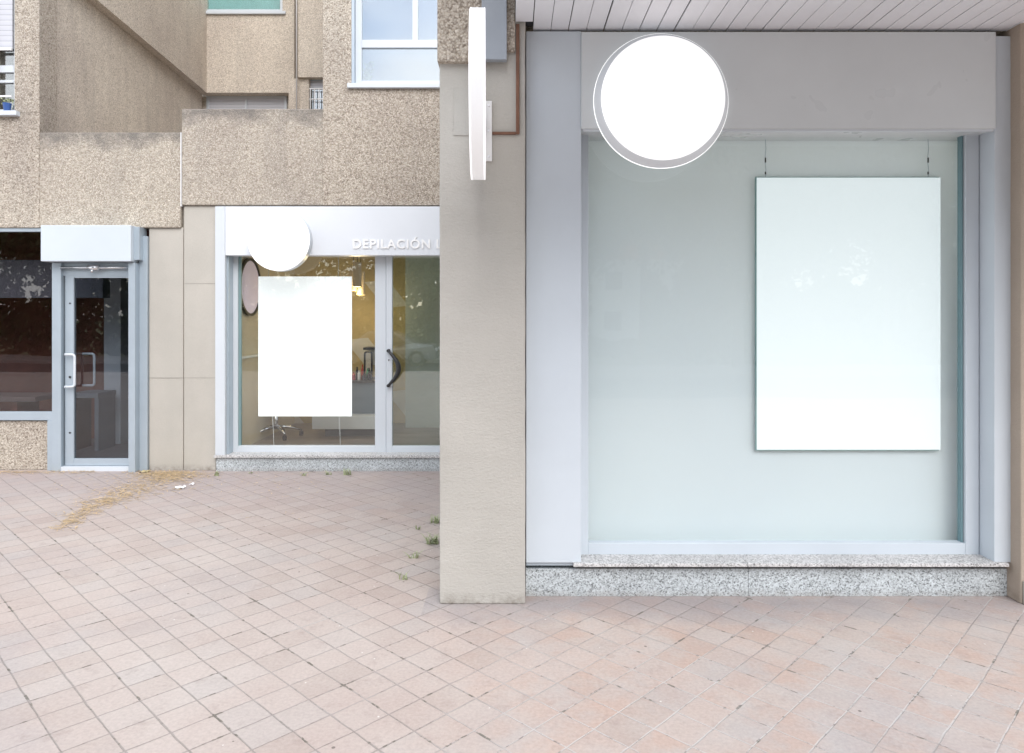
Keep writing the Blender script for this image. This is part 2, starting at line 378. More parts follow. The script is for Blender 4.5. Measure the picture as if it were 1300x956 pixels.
# ================================================================= GROUND
bm = new(); bx(bm, -60, 60, -5.5, 30, -0.3, 0)
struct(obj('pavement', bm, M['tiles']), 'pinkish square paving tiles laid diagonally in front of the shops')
asph = plain('asphalt', (0.085, 0.085, 0.088), 0.85, 0.3, 0, 0.15, 8, 0.3, 200)
struct(obj('ground', box(-400, 400, -400, 400, -0.75, -0.62), plain('dry_grass_ground', (0.10, 0.12, 0.05), 0.9, 0.2, 0, 0.3, 2)))
struct(obj('road', box(-80, 80, -16, -5.7, -0.7, -0.45), asph))
struct(obj('kerb', box(-80, 80, -5.7, -5.5, -0.7, -0.004), M['granite_sill']))
struct(obj('far_pavement', box(-80, 80, -20, -16, -0.7, -0.32), plain('concrete_paving', (0.36, 0.34, 0.32), 0.85, 0.3)))

# ================================================================= SET BACK BUILDING (left)
ab = thing('apartment_building', 'tan pebbledash apartment building set back behind the paved yard, with stepped terrace parapets', 'building', (PX(250, DL), DL, 0))
X = lambda p: PX(p, DL); Z = lambda p: PZ(p, DL)
zT = 9.0
XA = X(50)
# lower spandrels. Butt end to end, each set a few mm apart in depth where they meet
obj('wall', box(X(-400), XA-.001, DL, DL+.35, Z(146), zT) if False else frame_bm(X(-400), XA, Z(143), zT, DL, DL+.3, X(0)-X(-400)-0.06-.0, XA-X(18.5), 0, 0), M['pebble_plain'], ab)
# parapet, lower left
bm = new(); bx(bm, X(-400), X(50), DL+.002, DL+.3, Z(289), Z(143)); 
obj('wall', bm, M['pebble_plain'], ab, bevel=.008)
bm = new(); bx(bm, X(50), X(229), DL, DL+.28, Z(289), ZC1); obj('parapet', bm, M['pebble'], ab, bevel=.012)
bm = new(); bx(bm, X(230.5), X(410), DL, DL+.28, Z(260.5), ZC2); obj('parapet', bm, M['pebble2'], ab, bevel=.012)
bm = new(); bx(bm, X(229.2), X(230.3), DL-.003, DL+.2, Z(262), ZC1+.0); obj('joint_strip', bm, M['white'], ab)
# wall with the big window, right of the parapets; window opening 446..?, y<108
WX0, WX1, WZ0 = X(446), X(446)+1.95, Z(109)
bm = new()
bx(bm, X(410), WX0, DL-.001, DL+.3, Z(109), zT); bx(bm, WX1, X(700), DL-.001, DL+.3, Z(109), zT); bx(bm, X(410), X(700), DL-.001, DL+.3, Z(260.5), Z(109)-.002)
bx(bm, WX0, WX1, DL, DL+.3, 5.9, zT)
obj('wall', bm, M['pebble_plain'], ab)
# side of that block, facing the terrace
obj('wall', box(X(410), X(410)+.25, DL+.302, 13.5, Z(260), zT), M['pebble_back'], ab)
# terrace slab and the recessed storey
obj('terrace_floor', box(X(50)-.4, X(410), DL+.281, 13.5, Z(200)-.2, Z(200)), plain('terrace_tile', (.35, .3, .26), .8), ab)
Db = 12.3
xb = PX(260, Db); zled = PZ(120, Db)
def sidewall(z0, z1, off):
    b = new(); pts = [(XA+off, DL+.301), (xb+off, Db), (xb-.4, Db), (XA-.4, DL+.301)]
    lo = [b.verts.new((x, y, z0)) for x, y in pts]; hi = [b.verts.new((x, y, z1)) for x, y in pts]
    b.faces.new(lo[::-1]); b.faces.new(hi)
    for i in range(4): b.faces.new((lo[i], lo[(i+1) % 4], hi[(i+1) % 4], hi[i]))
    return b
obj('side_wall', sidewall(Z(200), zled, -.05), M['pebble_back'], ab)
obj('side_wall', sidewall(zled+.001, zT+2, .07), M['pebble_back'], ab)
# back wall: upper projecting block with window
bx0, bx1 = PX(258, Db), PX(376, Db)
wz = PZ(18, Db)
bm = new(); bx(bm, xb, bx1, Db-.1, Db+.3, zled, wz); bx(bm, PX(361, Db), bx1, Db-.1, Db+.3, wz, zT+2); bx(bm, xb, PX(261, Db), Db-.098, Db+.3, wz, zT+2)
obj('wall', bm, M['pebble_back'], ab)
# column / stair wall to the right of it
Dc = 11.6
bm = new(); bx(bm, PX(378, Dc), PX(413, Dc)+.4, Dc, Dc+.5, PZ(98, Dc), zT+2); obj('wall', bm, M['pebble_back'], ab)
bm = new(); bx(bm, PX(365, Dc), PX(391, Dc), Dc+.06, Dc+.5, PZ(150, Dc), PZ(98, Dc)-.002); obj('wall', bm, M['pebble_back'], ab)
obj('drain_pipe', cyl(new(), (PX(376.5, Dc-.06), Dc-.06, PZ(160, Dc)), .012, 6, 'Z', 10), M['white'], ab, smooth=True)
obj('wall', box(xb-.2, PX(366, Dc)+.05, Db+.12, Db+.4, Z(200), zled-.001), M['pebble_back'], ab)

def window(name, x0, x1, z0, z1, y, fr, parent, frame_m, pane_m, mull=(), trans=(), back=None, sill=None, depth=.05, backcol=None):
    f = frame_bm(x0, x1, z0, z1, y, y+depth, fr)
    for m_, w_ in mull: bx(f, m_-w_/2, m_+w_/2, y+.002, y+depth-.002, z0+fr, z1-fr)
    for a in trans: bx(f, x0+fr, x1-fr, y-.003, y+depth-.003, a[0]-a[1]/2, a[0]+a[1]/2)
    fo = obj(name, f, frame_m, parent, bevel=.003)
    backd = .08 if name == 'window' and sill == .05 else .28
    p = obj('pane', box(x0+fr, x1-fr, y+depth*.45, y+depth*.45+.006, z0+fr, z1-fr), pane_m, None); p.parent = fo
    if back:
        q = obj('curtain', box(x0, x1, y+backd, y+backd+.02, z0, z1), back, None); q.parent = fo
    if sill:
        q = obj('sill', box(x0-.06, x1+.06, y-sill, y+depth, z0-.05, z0-.001), frame_m, None, bevel=.004); q.parent = fo
    return fo
curt = plain('curtain_white', (.45, .50, .53), .8, .2, 0, .04, 1)
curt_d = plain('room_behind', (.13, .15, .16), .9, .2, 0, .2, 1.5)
# bright double window upper right
wf = window('window', WX0+.025, WX1, WZ0+.02, 5.9, DL+.09, .065, ab, M['metal_white'], M['glass_sky'],
       trans=((Z(51.5), .085),), back=curt, sill=.13)
q = obj('mullion', box(X(522), X(529), DL+.088, DL+.135, Z(47)+.001, 5.83), M['metal_white'], None, bevel=.003); q.parent = wf
obj('window_reveal', box(WX0, WX0+.024, DL+.01, DL+.25, WZ0+.02, 5.9), M['alu'], ab)
# teal window on the recessed block
window('window', PX(261, Db)+.0, PX(361, Db), wz, wz+1.5, Db-.09, .045, ab, M['metal_white'], glassmat('teal_glass', .22, (.85, .97, .97)), back=plain('teal_room', (.58, .78, .78), .8), sill=.05)
# shuttered strip window behind the parapet
slat = N('shutter_slats', .5); zz = slat.sep()[2]
slat.color(slat.ramp(slat.math('FRACT', slat.math('MULTIPLY', zz, 18.0)), [(0.0, (.30, .31, .34)), (.14, (.56, .57, .62)), (1.0, (.62, .63, .67))]))
slat.bump(slat.math('FRACT', slat.math('MULTIPLY', zz, 18.0)), .6, .01)
D2 = Db+.08
wf = obj('window', frame_bm(PX(262, D2), PX(364, D2), Z(200), PZ(121.5, D2), D2, D2+.05, .04), M['metal_white'], ab)
q = obj('shutter', box(PX(262, D2)+.04, PX(364, D2)-.04, D2+.02, D2+.04, Z(200), PZ(121.5, D2)-.04), slat.m); q.parent = wf
q = obj('mullion', box(PX(312, D2)-.015, PX(312, D2)+.015, D2-.002, D2+.019, Z(200), PZ(121.5, D2)-.04), M['metal_white']); q.parent = wf
# small barred window
D3 = Dc+.12
wf = obj('window', frame_bm(PX(391, D3), PX(416, D3), Z(200), PZ(100, D3), D3, D3+.05, .03), M['alu'], ab)
q = obj('shutter', box(PX(391, D3)+.03, PX(416, D3)-.03, D3+.02, D3+.04, PZ(113, D3), PZ(100, D3)-.03), slat.m); q.parent = wf
q = obj('pane', box(PX(391, D3)+.03, PX(416, D3)-.03, D3+.03, D3+.035, Z(200), PZ(113, D3)), M['glass_sky']); q.parent = wf
bm = new()
for k in range(4): cyl(bm, (PX(394+k*5.5, D3-.05), D3-.05, Z(200)), .008, PZ(113, D3)-Z(200), 'Z', 8)
for zz_ in (114, 127): cyl(bm, (PX(391, D3), D3-.05, PZ(zz_, D3)), .009, PX(416, D3)-PX(391, D3), 'X', 8)
q = obj('grille', bm, M['white']); q.parent = wf
obj('wall', box(PX(391, D3), PX(416, D3)+.3, D3+.32, D3+.5, Z(200), PZ(100, D3)), curt_d, ab)
# left window with rolled shutter
x1 = X(18)
wf = window('window', x1-1.4, x1, Z(142), Z(-30), DL+.06, .045, ab, M['metal_white'], M['glass_refl'], trans=((Z(85), .075), (Z(101), .03)), back=curt_d, sill=.12)
q = obj('shutter', box(x1-1.355, x1-.045, DL+.035, DL+.055, Z(60), Z(-30)), slat.m); q.parent = wf
q = obj('railing', bx(bx(new(), x1-1.39, x1-.03, DL+.0, DL+.02, Z(63.5), Z(60.5)), x1-1.39, x1-.03, DL+.0, DL+.02, Z(123), Z(121)), M['white']); q.parent = wf
obj('wall', box(X(-400), X(-400)+.3, DL+.31, 13, 0, zT), M['pebble_plain'], ab)
# interior enclosing masses and ceiling over ground floor
obj('ceiling_slab', box(X(-400), X(700), DL+.29, 13.4, Z(262)-.02, Z(240)), M['offwhite'], ab)
obj('back_wall', box(X(-400), X(700), 13.2, 13.5, -0.01, zT+2), M['pebble_back'], ab)
# rendered columns between shopfronts
bm = new(); bx(bm, X(187.5), X(230.8), DL+.03, DL+.5, 0, Z(289)-.001); bx(bm, X(187.5), X(230.8), DL+.035, DL+.5, Z(289)-.001, Z(288)); obj('column', bm, M['panel'], ab, bevel=.006)
bm = new(); bx(bm, X(232), X(272.5), DL+.028, DL+.5, 0, Z(261)); obj('column', bm, M['panel'], ab, bevel=.006)
bm = new(); bx(bm, X(230.5), X(232.3), DL+.045, DL+.4, 0, Z(261)); obj('column_joint', bm, plain('joint_filler', (.36, .33, .29), .9), ab)
for a_, b_, py_ in ((187.6, 230.7, 480), (232.1, 272.4, 480), (232.1, 272.4, 360)):
    obj('column_joint', box(X(a_), X(b_), DL+.0265, DL+.029, Z(py_)-.0025, Z(py_)+.0025), M['joint'], ab)
# low pebbledash wall under dark window
obj('wall', box(X(-400), X(57), DL+.05, DL+.3, 0, Z(535)), M['pebble_plain'], ab, bevel=.008)

# ================================================================= DARK SHOPFRONT with glass door (far left)
ds = thing('shopfront', 'dark empty shopfront at the far left with aluminium frame, fixed window and glass door', 'shopfront', (X(120), DL, 0))
yF = DL+.02
obj('window_frame', frame_bm(X(-400), X(66.5), Z(534), Z(289), yF, yF+.06, .06, .008, .04, Z(523)-Z(534)), M['alu'], ds, bevel=.003)
obj('window_pane', box(X(-400)+.06, X(66), yF+.03, yF+.038, Z(523), Z(289)-.04), glassmat('dark_shop_glass', .075, (.72, .70, .70)), ds)
bm = new(); bx(bm, X(58.5), X(66.5), yF-.002, yF+.07, 0, Z(534)-.001); bx(bm, X(66.5)+.001, X(78), yF-.03, yF+.09, 0, Z(334)); obj('door_post', bm, M['alu'], ds, bevel=.003)
bm = new(); bx(bm, X(168), X(176.5), yF-.10, yF+.05, 0, Z(334)); obj('door_post', bm, M['alu'], ds, bevel=.003)
bm = new(); bx(bm, X(176.5)+.001, X(187), yF-.02, yF+.06, 0, Z(300)); obj('cover_strip', bm, M['alu'], ds, bevel=.003)
fb = obj('shutter_box', box(X(62.5), X(175)+.0, yF-.16, yF+.05, Z(333), Z(288)), M['metal'], ds, bevel=.006)
q = obj('side_plate', box(X(175)+.001, X(182), yF-.10, yF+.05, Z(333)+.02, Z(288)-.01), M['alu']); q.parent = fb
obj('lintel', box(X(78)+.001, X(168)-.001, yF+.01, yF+.08, Z(350), Z(334)), M['alu'], ds)
cl = new(); cyl(cl, (X(78), yF-.035, Z(340)), .012, X(168)-X(78), 'X', 12); cyl(cl, (X(113), yF-.035, Z(340)), .03, X(127)-X(113), 'X', 16)
cyl(cl, (X(119), yF-.05, Z(346)), .015, .03, 'Z', 10)
obj('door_closer', cl, M['chrome'], ds, smooth=True)
dr = obj('door', frame_bm(X(80), X(168)-.002, Z(592), Z(349), yF+.015, yF+.06, X(91)-X(80), .012, .03, Z(583)-Z(592)), M['alu'], ds, bevel=.003)
q = obj('door_pane', box(X(91), X(168)-.014, yF+.035, yF+.042, Z(583), Z(349)-.03), glassmat('door_glass', .08, (.74, .76, .78))); q.parent = dr
def dhandle(px0, px1, y):
    x0_, x1_ = X(px0), X(px1); za, zb = Z(450), Z(491); r = .03
    pts = [Vector((x0_, y, za))]+arcpts((x1_-r, y, za-r), r, 90, 0, 5)+arcpts((x1_-r, y, zb+r), r, 0, -90, 5)+[Vector((x0_, y, zb))]
    return tube(new(), pts, .013, 10)
q = obj('handle', dhandle(83, 95.5, yF-.03), M['metal_white'], None, smooth=True); q.parent = dr
q = obj('handle', dhandle(95, 110, yF+.12), M['metal_white'], None, smooth=True); q.parent = dr
for py_, r_ in ((479, .012), (550, .010), (385, .008)):
    q = obj('lock', cyl(new(), (X(86.5), yF+.013, Z(py_)), r_, -.006, 'Y', 12), M['black']); q.parent = dr
obj('threshold', box(X(78)+.001, X(168)-.001, yF-.03, yF+.1, 0, Z(592.5)), M['metal_white'], ds)
# room behind it
rd = plain('room_wall_brown', (.24, .10, .07), .6, .4, 0, .3, 2.5)
obj('room_floor', box(X(-400), X(187), DL+.31, 10.6, .005, .04), plain('room_floor_dark', (.22, .215, .23), .35, .5, 0, .1, 3), ds)
obj('room_wall', box(X(-400), X(92), 9.4, 9.5, .04, Z(262)-.03), rd, ds)
obj('room_wall', box(X(60), X(250), 10.6, 10.7, .04, Z(262)-.03), plain('room_wall_dark', (.10, .07, .065), .6), ds)
obj('room_wall', box(X(210), X(210)+.08, DL+.51, 10.6, .04, Z(262)-.03), plain('room_side_wall', (.10, .10, .11), .7), ds)
obj('room_beam', box(X(-400), X(90), 8.2, 8.35, PZ(378, 8.2), PZ(330, 8.2)), plain('room_beam_grey', (.22, .25, .31), .5), ds)
obj('pillar_reflection', box(PX(132, 9.0), PX(153, 9.0), 9.0, 9.25, .04, 3), plain('pillar_reflection_tone', (.70, .78, .84), .6), ds)  # pale block added to stand in for a pillar's reflection in the door glass
obj('room_notice', box(PX(28, 9.3), PX(53, 9.3), 9.385, 9.398, PZ(372, 9.3), PZ(350, 9.3)), plain('notice_green', (.28, .40, .32), .6), ds)
tb = thing('counter_table', 'pale topped counter seen through the dark shop window', 'table', (PX(20, 8.7), 8.7, .04))
obj('top', box(PX(-60, 8.7), PX(62, 8.7), 8.45, 8.95, PZ(507, 8.7), PZ(501, 8.7)), plain('counter_top', (.28, .25, .25), .4), tb, bevel=.005)
for xx in (-50, 30): obj('leg', box(PX(xx, 8.7), PX(xx+6, 8.7), 8.5, 8.9, .04, PZ(507, 8.7)-.001), rd, tb)
tb = thing('bench', 'low dark bench standing behind the glass door', 'bench', (PX(122, 8.7), 8.7, .04))
obj('top', box(PX(101, 8.7), PX(136, 8.7), 8.5, 8.9, PZ(503, 8.7), PZ(497, 8.7)), plain('bench_top', (.25, .29, .33), .4), tb, bevel=.004)
obj('leg', box(PX(131, 8.7), PX(136, 8.7), 8.52, 8.88, .04, PZ(503, 8.7)-.001), plain('bench_leg', (.25, .29, .33), .4), tb)
obj('leg', box(PX(101, 8.7), PX(105, 8.7), 8.52, 8.88, .04, PZ(503, 8.7)-.001), plain('bench_leg2', (.1, .05, .04), .4), tb)

# ================================================================= SALON SHOPFRONT (centre)
ss = thing('shopfront', 'white framed salon shopfront with lettered fascia, display window and glass door behind the near pillar', 'shopfront', (X(420), DL, 0))
XE = X(640)
fa = obj('fascia', box(X(287), XE, yF-.045, yF+.1, Z(324.5), Z(262.5)), mat('fasw', lambda: plain('fascia_white', (.70, .73, .77), .4, .5, 0, .02, 2)), ss, bevel=.004)
cu = bpy.data.curves.new('lettering', 'FONT'); cu.body = 'DEPILACIÓN LÁSER'; cu.size = .132; cu.extrude = .004; cu.offset = .003; cu.space_character = 1.12
to = bpy.data.objects.new('tmp', cu); C.objects.link(to); bpy.context.view_layer.update()
me = bpy.data.meshes.new_from_object(to); bpy.data.objects.remove(to)
me.materials.append(plain('letter_white', (.88, .88, .88), .4, .5, 0, .01)); lt = bpy.data.objects.new('lettering', me); C.objects.link(lt)
lt.parent = fa; lt.rotation_euler = (R(90), 0, 0); lt.location = (X(448), yF-.0505, Z(315.5))
bm = new(); bx(bm, X(274.5), X(287)-.001, yF-.05, yF+.1, Z(577), Z(262.5)); obj('post', bm, M['metal_white'], ss, bevel=.004)
yG = DL+.14
bm = new(); bx(bm, X(287), X(289.5), yF+.0, yG+.05, Z(577), Z(325)); obj('reveal', bm, M['alu'], ss)
fr = frame_bm(PX(291, yG), PX(490, yG), PZ(576, yG), PZ(320, yG), yG, yG+.06, PX(302, yG)-PX(291, yG), PX(490, yG)-PX(476, yG), .03, PZ(566, yG)-PZ(576, yG))
obj('window_frame', fr, M['metal_white'], ss, bevel=.004)
bm = new(); bx(bm, PX(302, yG)+.001, PX(305, yG), yG+.015, yG+.05, PZ(566, yG), PZ(322, yG)); obj('glazing_bead', bm, plain('bead_teal', (.20, .30, .31), .5), ss)
obj('window_pane', box(PX(302, yG), PX(476, yG), yG+.03, yG+.038, PZ(566, yG), PZ(322, yG)), M['glass'], ss)
d2 = obj('door', frame_bm(PX(490.5, yG), PX(640, yG), PZ(574, yG), PZ(320, yG), yG-.012, yG+.048, PX(498, yG)-PX(490.5, yG), .06, .03, PZ(566, yG)-PZ(574, yG)), M['metal_white'], ss, bevel=.004)
q = obj('door_pane', box(PX(498, yG), PX(640, yG)-.06, yG+.02, yG+.028, PZ(566, yG), PZ(322, yG)), glassmat('salon_door_glass', .16, (.82, .88, .85))); q.parent = d2
# bow shaped pull handle
hp = []; rr_ = []
for i in range(17):
    t = i/16; hp.append(Vector((PX(494, yG)+.115*math.sin(math.pi*t)**1.0, yG-.055-.02*math.sin(math.pi*t), PZ(445+44*t, yG)))); rr_.append(.013+.013*math.sin(math.pi*t))
hb = tube(new(), hp, .02, 12, rr_); 
for t in (hp[0], hp[-1]): cyl(hb, (t.x, yG-.06, t.z), .018, .05, 'Y', 14)
q = obj('handle', hb, M['black'], None, smooth=True); q.parent = d2
q = obj('lock', cyl(new(), (PX(494, yG), yG-.014, PZ(457, yG)), .010, -.006, 'Y', 12), M['chrome']); q.parent = d2
obj('sill', box(X(273), XE, yF-.06, yG+.1, Z(580.5), Z(577)-.0), M['granite_sill'], ss, bevel=.004)
obj('plinth', box(X(275), XE, yF-.03, yG+.1, 0, Z(580.5)-.001), M['granite'], ss)
obj('side_wall', box(XE+.001, XE+.3, yF-.03, DL+.6, 0, Z(262)), M['plaster'], ss)
# salon room
fl = N('salon_floor', .35); 
fl.color(fl.mix(1.0, fl.ramp(fl.noise(2, 6, .7, src=fl.map(scale=(1.0, 22, 1))), [(.3, (.13, .11, .10)), (.7, (.27, .235, .21))]), fl.ramp(fl.sep(fl.voro(1.0, src=fl.map(scale=(.9, 7, 1)), out='Color'))[0], [(0, .8), (1, 1.15)]), 'MULTIPLY'))
obj('room_floor', box(X(291), XE+.1, yG+.1, 11.6, .12, .165), fl.m, ss)
XW = -2.99
obj('room_wall', box(XW-.08, XW, yG+.11, 11.6, .165, Z(262)-.03), M['cream'], ss)
bwm = N('salon_wallpaper', .8, .3)
u_, _, v_ = bwm.sep()
tri = bwm.math('GREATER_THAN', bwm.math('FRACT', bwm.math('MULTIPLY', bwm.math('ADD', u_, bwm.math('MULTIPLY', v_, .8)), 1.1)), .62)
tri2 = bwm.math('GREATER_THAN', bwm.math('FRACT', bwm.math('MULTIPLY', bwm.math('SUBTRACT', v_, bwm.math('MULTIPLY', u_, .1)), 1.3)), .5)
bwm.color(bwm.mix(bwm.math('MULTIPLY', tri, tri2), (.50, .41, .24), (.62, .60, .55)))
obj('room_wall', box(XW, PX(520, 9.9), 9.9, 10.0, .165, Z(262)-.03), bwm.m, ss)
obj('room_wall', box(PX(520, 9.9)+.001, XE+.1, 9.5, 9.6, .165, Z(262)-.03), plain('salon_white_wall', (.42, .45, .43), .8), ss)
obj('dado_rail', box(XW+.001, XW+.02, yG+.12, 9.89, PZ(452, 8.5), PZ(449.5, 8.5)), M['offwhite'], ss)
# things inside the salon
cm = Vector((XW+.012, 8.16, PZ(364.5, 8.16)))
mr = thing('round_mirror', 'round lilac mirror with thin black rim on the salon side wall', 'mirror', tuple(cm))
obj('rim', lathe(new(), [(.30, 0), (.33, 0), (.33, .025), (.30, .025), (.30, 0)], tuple(cm), 'X', 48), M['black'], mr)
obj('mirror_glass', lathe(new(), [(0, .012), (.30, .012), (.30, .002), (0, .002)], tuple(cm), 'X', 48), plain('lilac_glass', (.85, .77, .96), .7), mr)
def pendant(px, zb, D, lab):
    x = PX(px, D); L = .30
    p = thing('pendant_lamp', lab, 'lamp', (x, D, zb), 'cylinder pendant lamps in the salon')
    b = lathe(new(), [(.045, 0), (.052, 0), (.052, L), (0, L+.004)], (x, D, zb), 'Z', 24); obj('shade', b, mat('pend', lambda: plain('pendant_brass', (.52, .42, .28), .4)), p, smooth=False)
    obj('bulb', lathe(new(), [(0, .012), (.044, .012), (.044, .05), (0, .05)], (x, D, zb), 'Z', 20), mat('bulb', lambda: emis('warm_bulb', (1, .78, .42), 9)), p)
    obj('cord', cyl(new(), (x, D, zb+L), .004, Z(262)-.03-zb-L, 'Z', 8), M['black'], p)
    l = bpy.data.lights.new('bulb_light', 'POINT'); l.energy = 3; l.color = (1, .76, .42); l.shadow_soft_size = .04
    lo = bpy.data.objects.new('bulb_light', l); C.objects.link(lo); lo.location = (x, D, zb-.03); lo.parent = p; lo.matrix_parent_inverse = p.matrix_basis.inverted()
pendant(449, PZ(369, 9.1), 9.1, 'leftmost and half hidden of the three brass pendant lamps beside the white panel')
pendant(453.5, PZ(364, 8.9), 8.9, 'highest hanging of the three brass pendant lamps')
pendant(458, PZ(374.5, 9.25), 9.25, 'lowest hanging of the three brass pendant lamps, on the right')
# reception desk
Dd = 8.95
dk = thing('reception_desk', 'blue grey reception desk with a white lower front behind the salon window', 'desk', (PX(440, Dd), Dd, .165))
obj('body', box(PX(425, Dd), PX(484, Dd), Dd, Dd+.5, PZ(529, Dd)+.001, PZ(486, Dd)), plain('desk_blue_grey', (.13, .17, .20), .4), dk, bevel=.006)
obj('lower_front', box(PX(396, 8.75), PX(486, 8.75), 8.75, Dd+.4, PZ(545, 8.75), PZ(528, 8.75)), plain('desk_white', (.60, .62, .62), .35), dk, bevel=.004)
obj('base', box(PX(410, 8.75), PX(480, 8.75), 8.85, Dd+.35, .166, PZ(545, 8.75)-.001), plain('desk_base', (.16, .16, .17), .4), dk)
obj('top', box(PX(423, Dd), PX(486, Dd), Dd-.04, Dd+.54, PZ(486, Dd)+.001, PZ(483, Dd)), M['black'], dk, bevel=.003)
ztop = PZ(483, Dd)+.002
tm = thing('table_mirror', 'black framed rounded mirror standing on the reception desk', 'mirror', (PX(468, 9.1), 9.1, ztop))
bm = new(); 
x0_, x1_, z0_, z1_ = PX(463, 9.1), PX(472, 9.1), ztop+.03, PZ(447, 9.1); r = .025
loop = arcpts((x1_-r, 9.1, z1_-r), r, 90, 0, 5)+arcpts((x1_-r, 9.1, z0_+r), r, 0, -90, 5)+arcpts((x0_+r, 9.1, z0_+r), r, -90, -180, 5)+arcpts((x0_+r, 9.1, z1_-r), r, 180, 90, 5)
tube(bm, loop+[loop[0]], .012, 8); cyl(bm, ((x0_+x1_)/2, 9.1, ztop), .05, .02, 'Z', 16)
obj('frame', bm, M['black'], tm); obj('mirror_glass', box(x0_+.01, x1_-.01, 9.1, 9.104, z0_+.01, z1_-.01), plain('mirror_glass', (.3, .27, .22), .1, .5, .8), tm)
cols = [((.35, .03, .03), .10, .022), ((.02, .02, .02), .16, .02), ((.75, .75, .75), .12, .018), ((.45, .06, .04), .19, .016), ((.03, .03, .03), .08, .03), ((.10, .28, .15), .14, .02), ((.02, .02, .02), .11, .028)]
names = ['short dark red', 'slim black', 'small white', 'tall red', 'squat black', 'green', 'stout black']
for k, (c, h, r) in enumerate(cols):
    x = PX(449.5+k*3.3, 9.02); y = 9.0+.05*(k % 2)
    b = lathe(new(), [(0, 0), (r, 0), (r, h*.68), (r*.45, h*.78), (r*.45, h), (0, h)], (x, y, ztop), 'Z', 16)
    tag(obj('bottle', b, plain('bottle_%d' % k, c, .25), None), names[k]+' bottle on the reception desk in the salon', 'bottle', 'bottles on the reception desk')
# wall shelf behind
tag(obj('wall_shelf', box(PX(462, 9.7), PX(482, 9.7), 9.65, 9.899, PZ(444, 9.7), PZ(441, 9.7)), M['black'], None), 'dark wall shelf above the reception desk', 'shelf')
# swivel chair
cx_, cy_ = PX(350, 8.75), 8.75; z0 = .166
ch = thing('swivel_chair', 'salon swivel chair with five castors, mostly hidden behind the white panel', 'chair', (cx_, cy_, z0))
obj('seat', lathe(new(), [(0, .43), (.19, .43), (.22, .46), (.21, .50), (0, .515)], (cx_, cy_, z0), 'Z', 32), M['black'], ch, smooth=True)
bk = new(); bx(bk, cx_-.20, cx_+.20, cy_+.17, cy_+.22, z0+.58, z0+.98); obj('backrest', bk, M['black'], ch, bevel=.02)
obj('gas_lift', cyl(cyl(new(), (cx_, cy_, z0+.10), .028, .20, 'Z', 16), (cx_, cy_, z0+.30), .016, .14, 'Z', 12), M['chrome'], ch, smooth=True)
obj('backrest_bar', tube(new(), [(cx_, cy_+.1, z0+.44), (cx_, cy_+.24, z0+.46), (cx_, cy_+.25, z0+.7)], .014, 8), M['chrome'], ch)
for k in range(5):
    a = R(20+72*k); ex, ey = cx_+.30*math.cos(a), cy_+.30*math.sin(a)
    lg = obj('leg', tube(new(), [(cx_, cy_, z0+.13), (cx_+.15*math.cos(a), cy_+.15*math.sin(a), z0+.12), (ex, ey, z0+.075)], .015, 10, [.022, .018, .012]), M['chrome'], ch, smooth=True)
    cs = cyl(cyl(new(), (ex-.018, ey, z0+.031), .03, .012, 'X', 20), (ex+.006, ey, z0+.031), .03, .012, 'X', 20); cyl(cs, (ex, ey, z0+.035), .008, .045, 'Z', 8)
    q = obj('castor', cs, M['black']); q.parent = lg
# ceiling tracks wire for the left display panel
def wire(pts, r=.0022): return tube(new(), pts, r, 6)
pl_ = thing('display_panel', 'smaller blank white backlit panel hanging in the salon window', 'display panel', (PX(387, 7.95), 7.95, PZ(529, 7.95)), 'blank display panels hanging in shop windows')
obj('face', box(PX(328, 7.92), PX(446.5, 7.92), 7.915, 7.935, PZ(528.5, 7.92), PZ(351, 7.92)), M['poster'] if False else emis('backlit_panel_salon', (.97, .98, 1), .36), pl_, bevel=.002)
for px in (341, 429.5): obj('wire', wire([(PX(px, 7.925), 7.925, PZ(351, 7.92)), (PX(px, 7.925), 7.925, Z(262)-.03)]), M['chrome'], pl_)
for px in (346, 430.5): obj('cord', wire([(PX(px, 7.94), 7.94, PZ(528, 7.94)), (PX(px+1, 7.94), 7.95, .3), (PX(px+1.5, 7.94), 7.95, .166)], .003), M['white'], pl_)

# round lightbox signs
def roundsign(px, py, rpx, D, lab, tilt=0, rimw=.02):
    c = (PX(px, D), D, PZ(py, D)); r = rpx/F*D
    t = thing('round_sign', lab, 'sign', c, 'round illuminated blank signs')
    return t, c, r
t, c, r = roundsign(353.5, 304.5, 39.5, yF-.16, 'round white illuminated sign on the salon fascia above the display window')
obj('face', lathe(new(), [(0, -.006), (r*.965, -.006), (r, .004), (r, .012), (0, .012)], c, 'Y', 96), M['lit'], t)
obj('casing', lathe(new(), [(0, .0125), (r*1.0, .0125), (r*1.0, .112), (0, .112)], c, 'Y', 96), M['metal_white'], t, smooth=False)

# ================================================================= NEAR SHOP (right)
X4 = lambda p: PX(p, DR); Z4 = lambda p: PZ(p, DR)
ns_ = thing('shopfront', 'large grey metal shopfront on a granite plinth between the two near pillars', 'shopfront', (X4(970), DR, 0))
yP = DR-.03       # metal cladding plane
SZ = 3.305        # soffit height
zs0 = PZ(716, 4.155)   # underside.. cladding foot
obj('plinth', bx(bx(new(), X4(667.5), X4(950), DR, DR+.45, 0, Z4(722)), X4(950)+.0015, X4(1281.3), DR, DR+.45, 0, Z4(722)), M['granite'], ns_, bevel=.0015)
yS = 4.15
bm = new()
bx(bm, PX(728, yS), PX(949, yS), yS, DR+.3, PZ(720, yS), PZ(715.5, yS)); bx(bm, PX(949, yS)+.0015, PX(1281.5, yS)-.0, yS, DR+.3, PZ(720, yS), PZ(715.5, yS))
obj('sill', bm, M['granite_sill'], ns_, bevel=.003)
obj('cladding_panel', box(PX(667, yP)+.004, PX(738, yP)-.001, yP, yP+.3, PZ(714.5, yP), SZ-.012), M['metal'], ns_, bevel=.003)
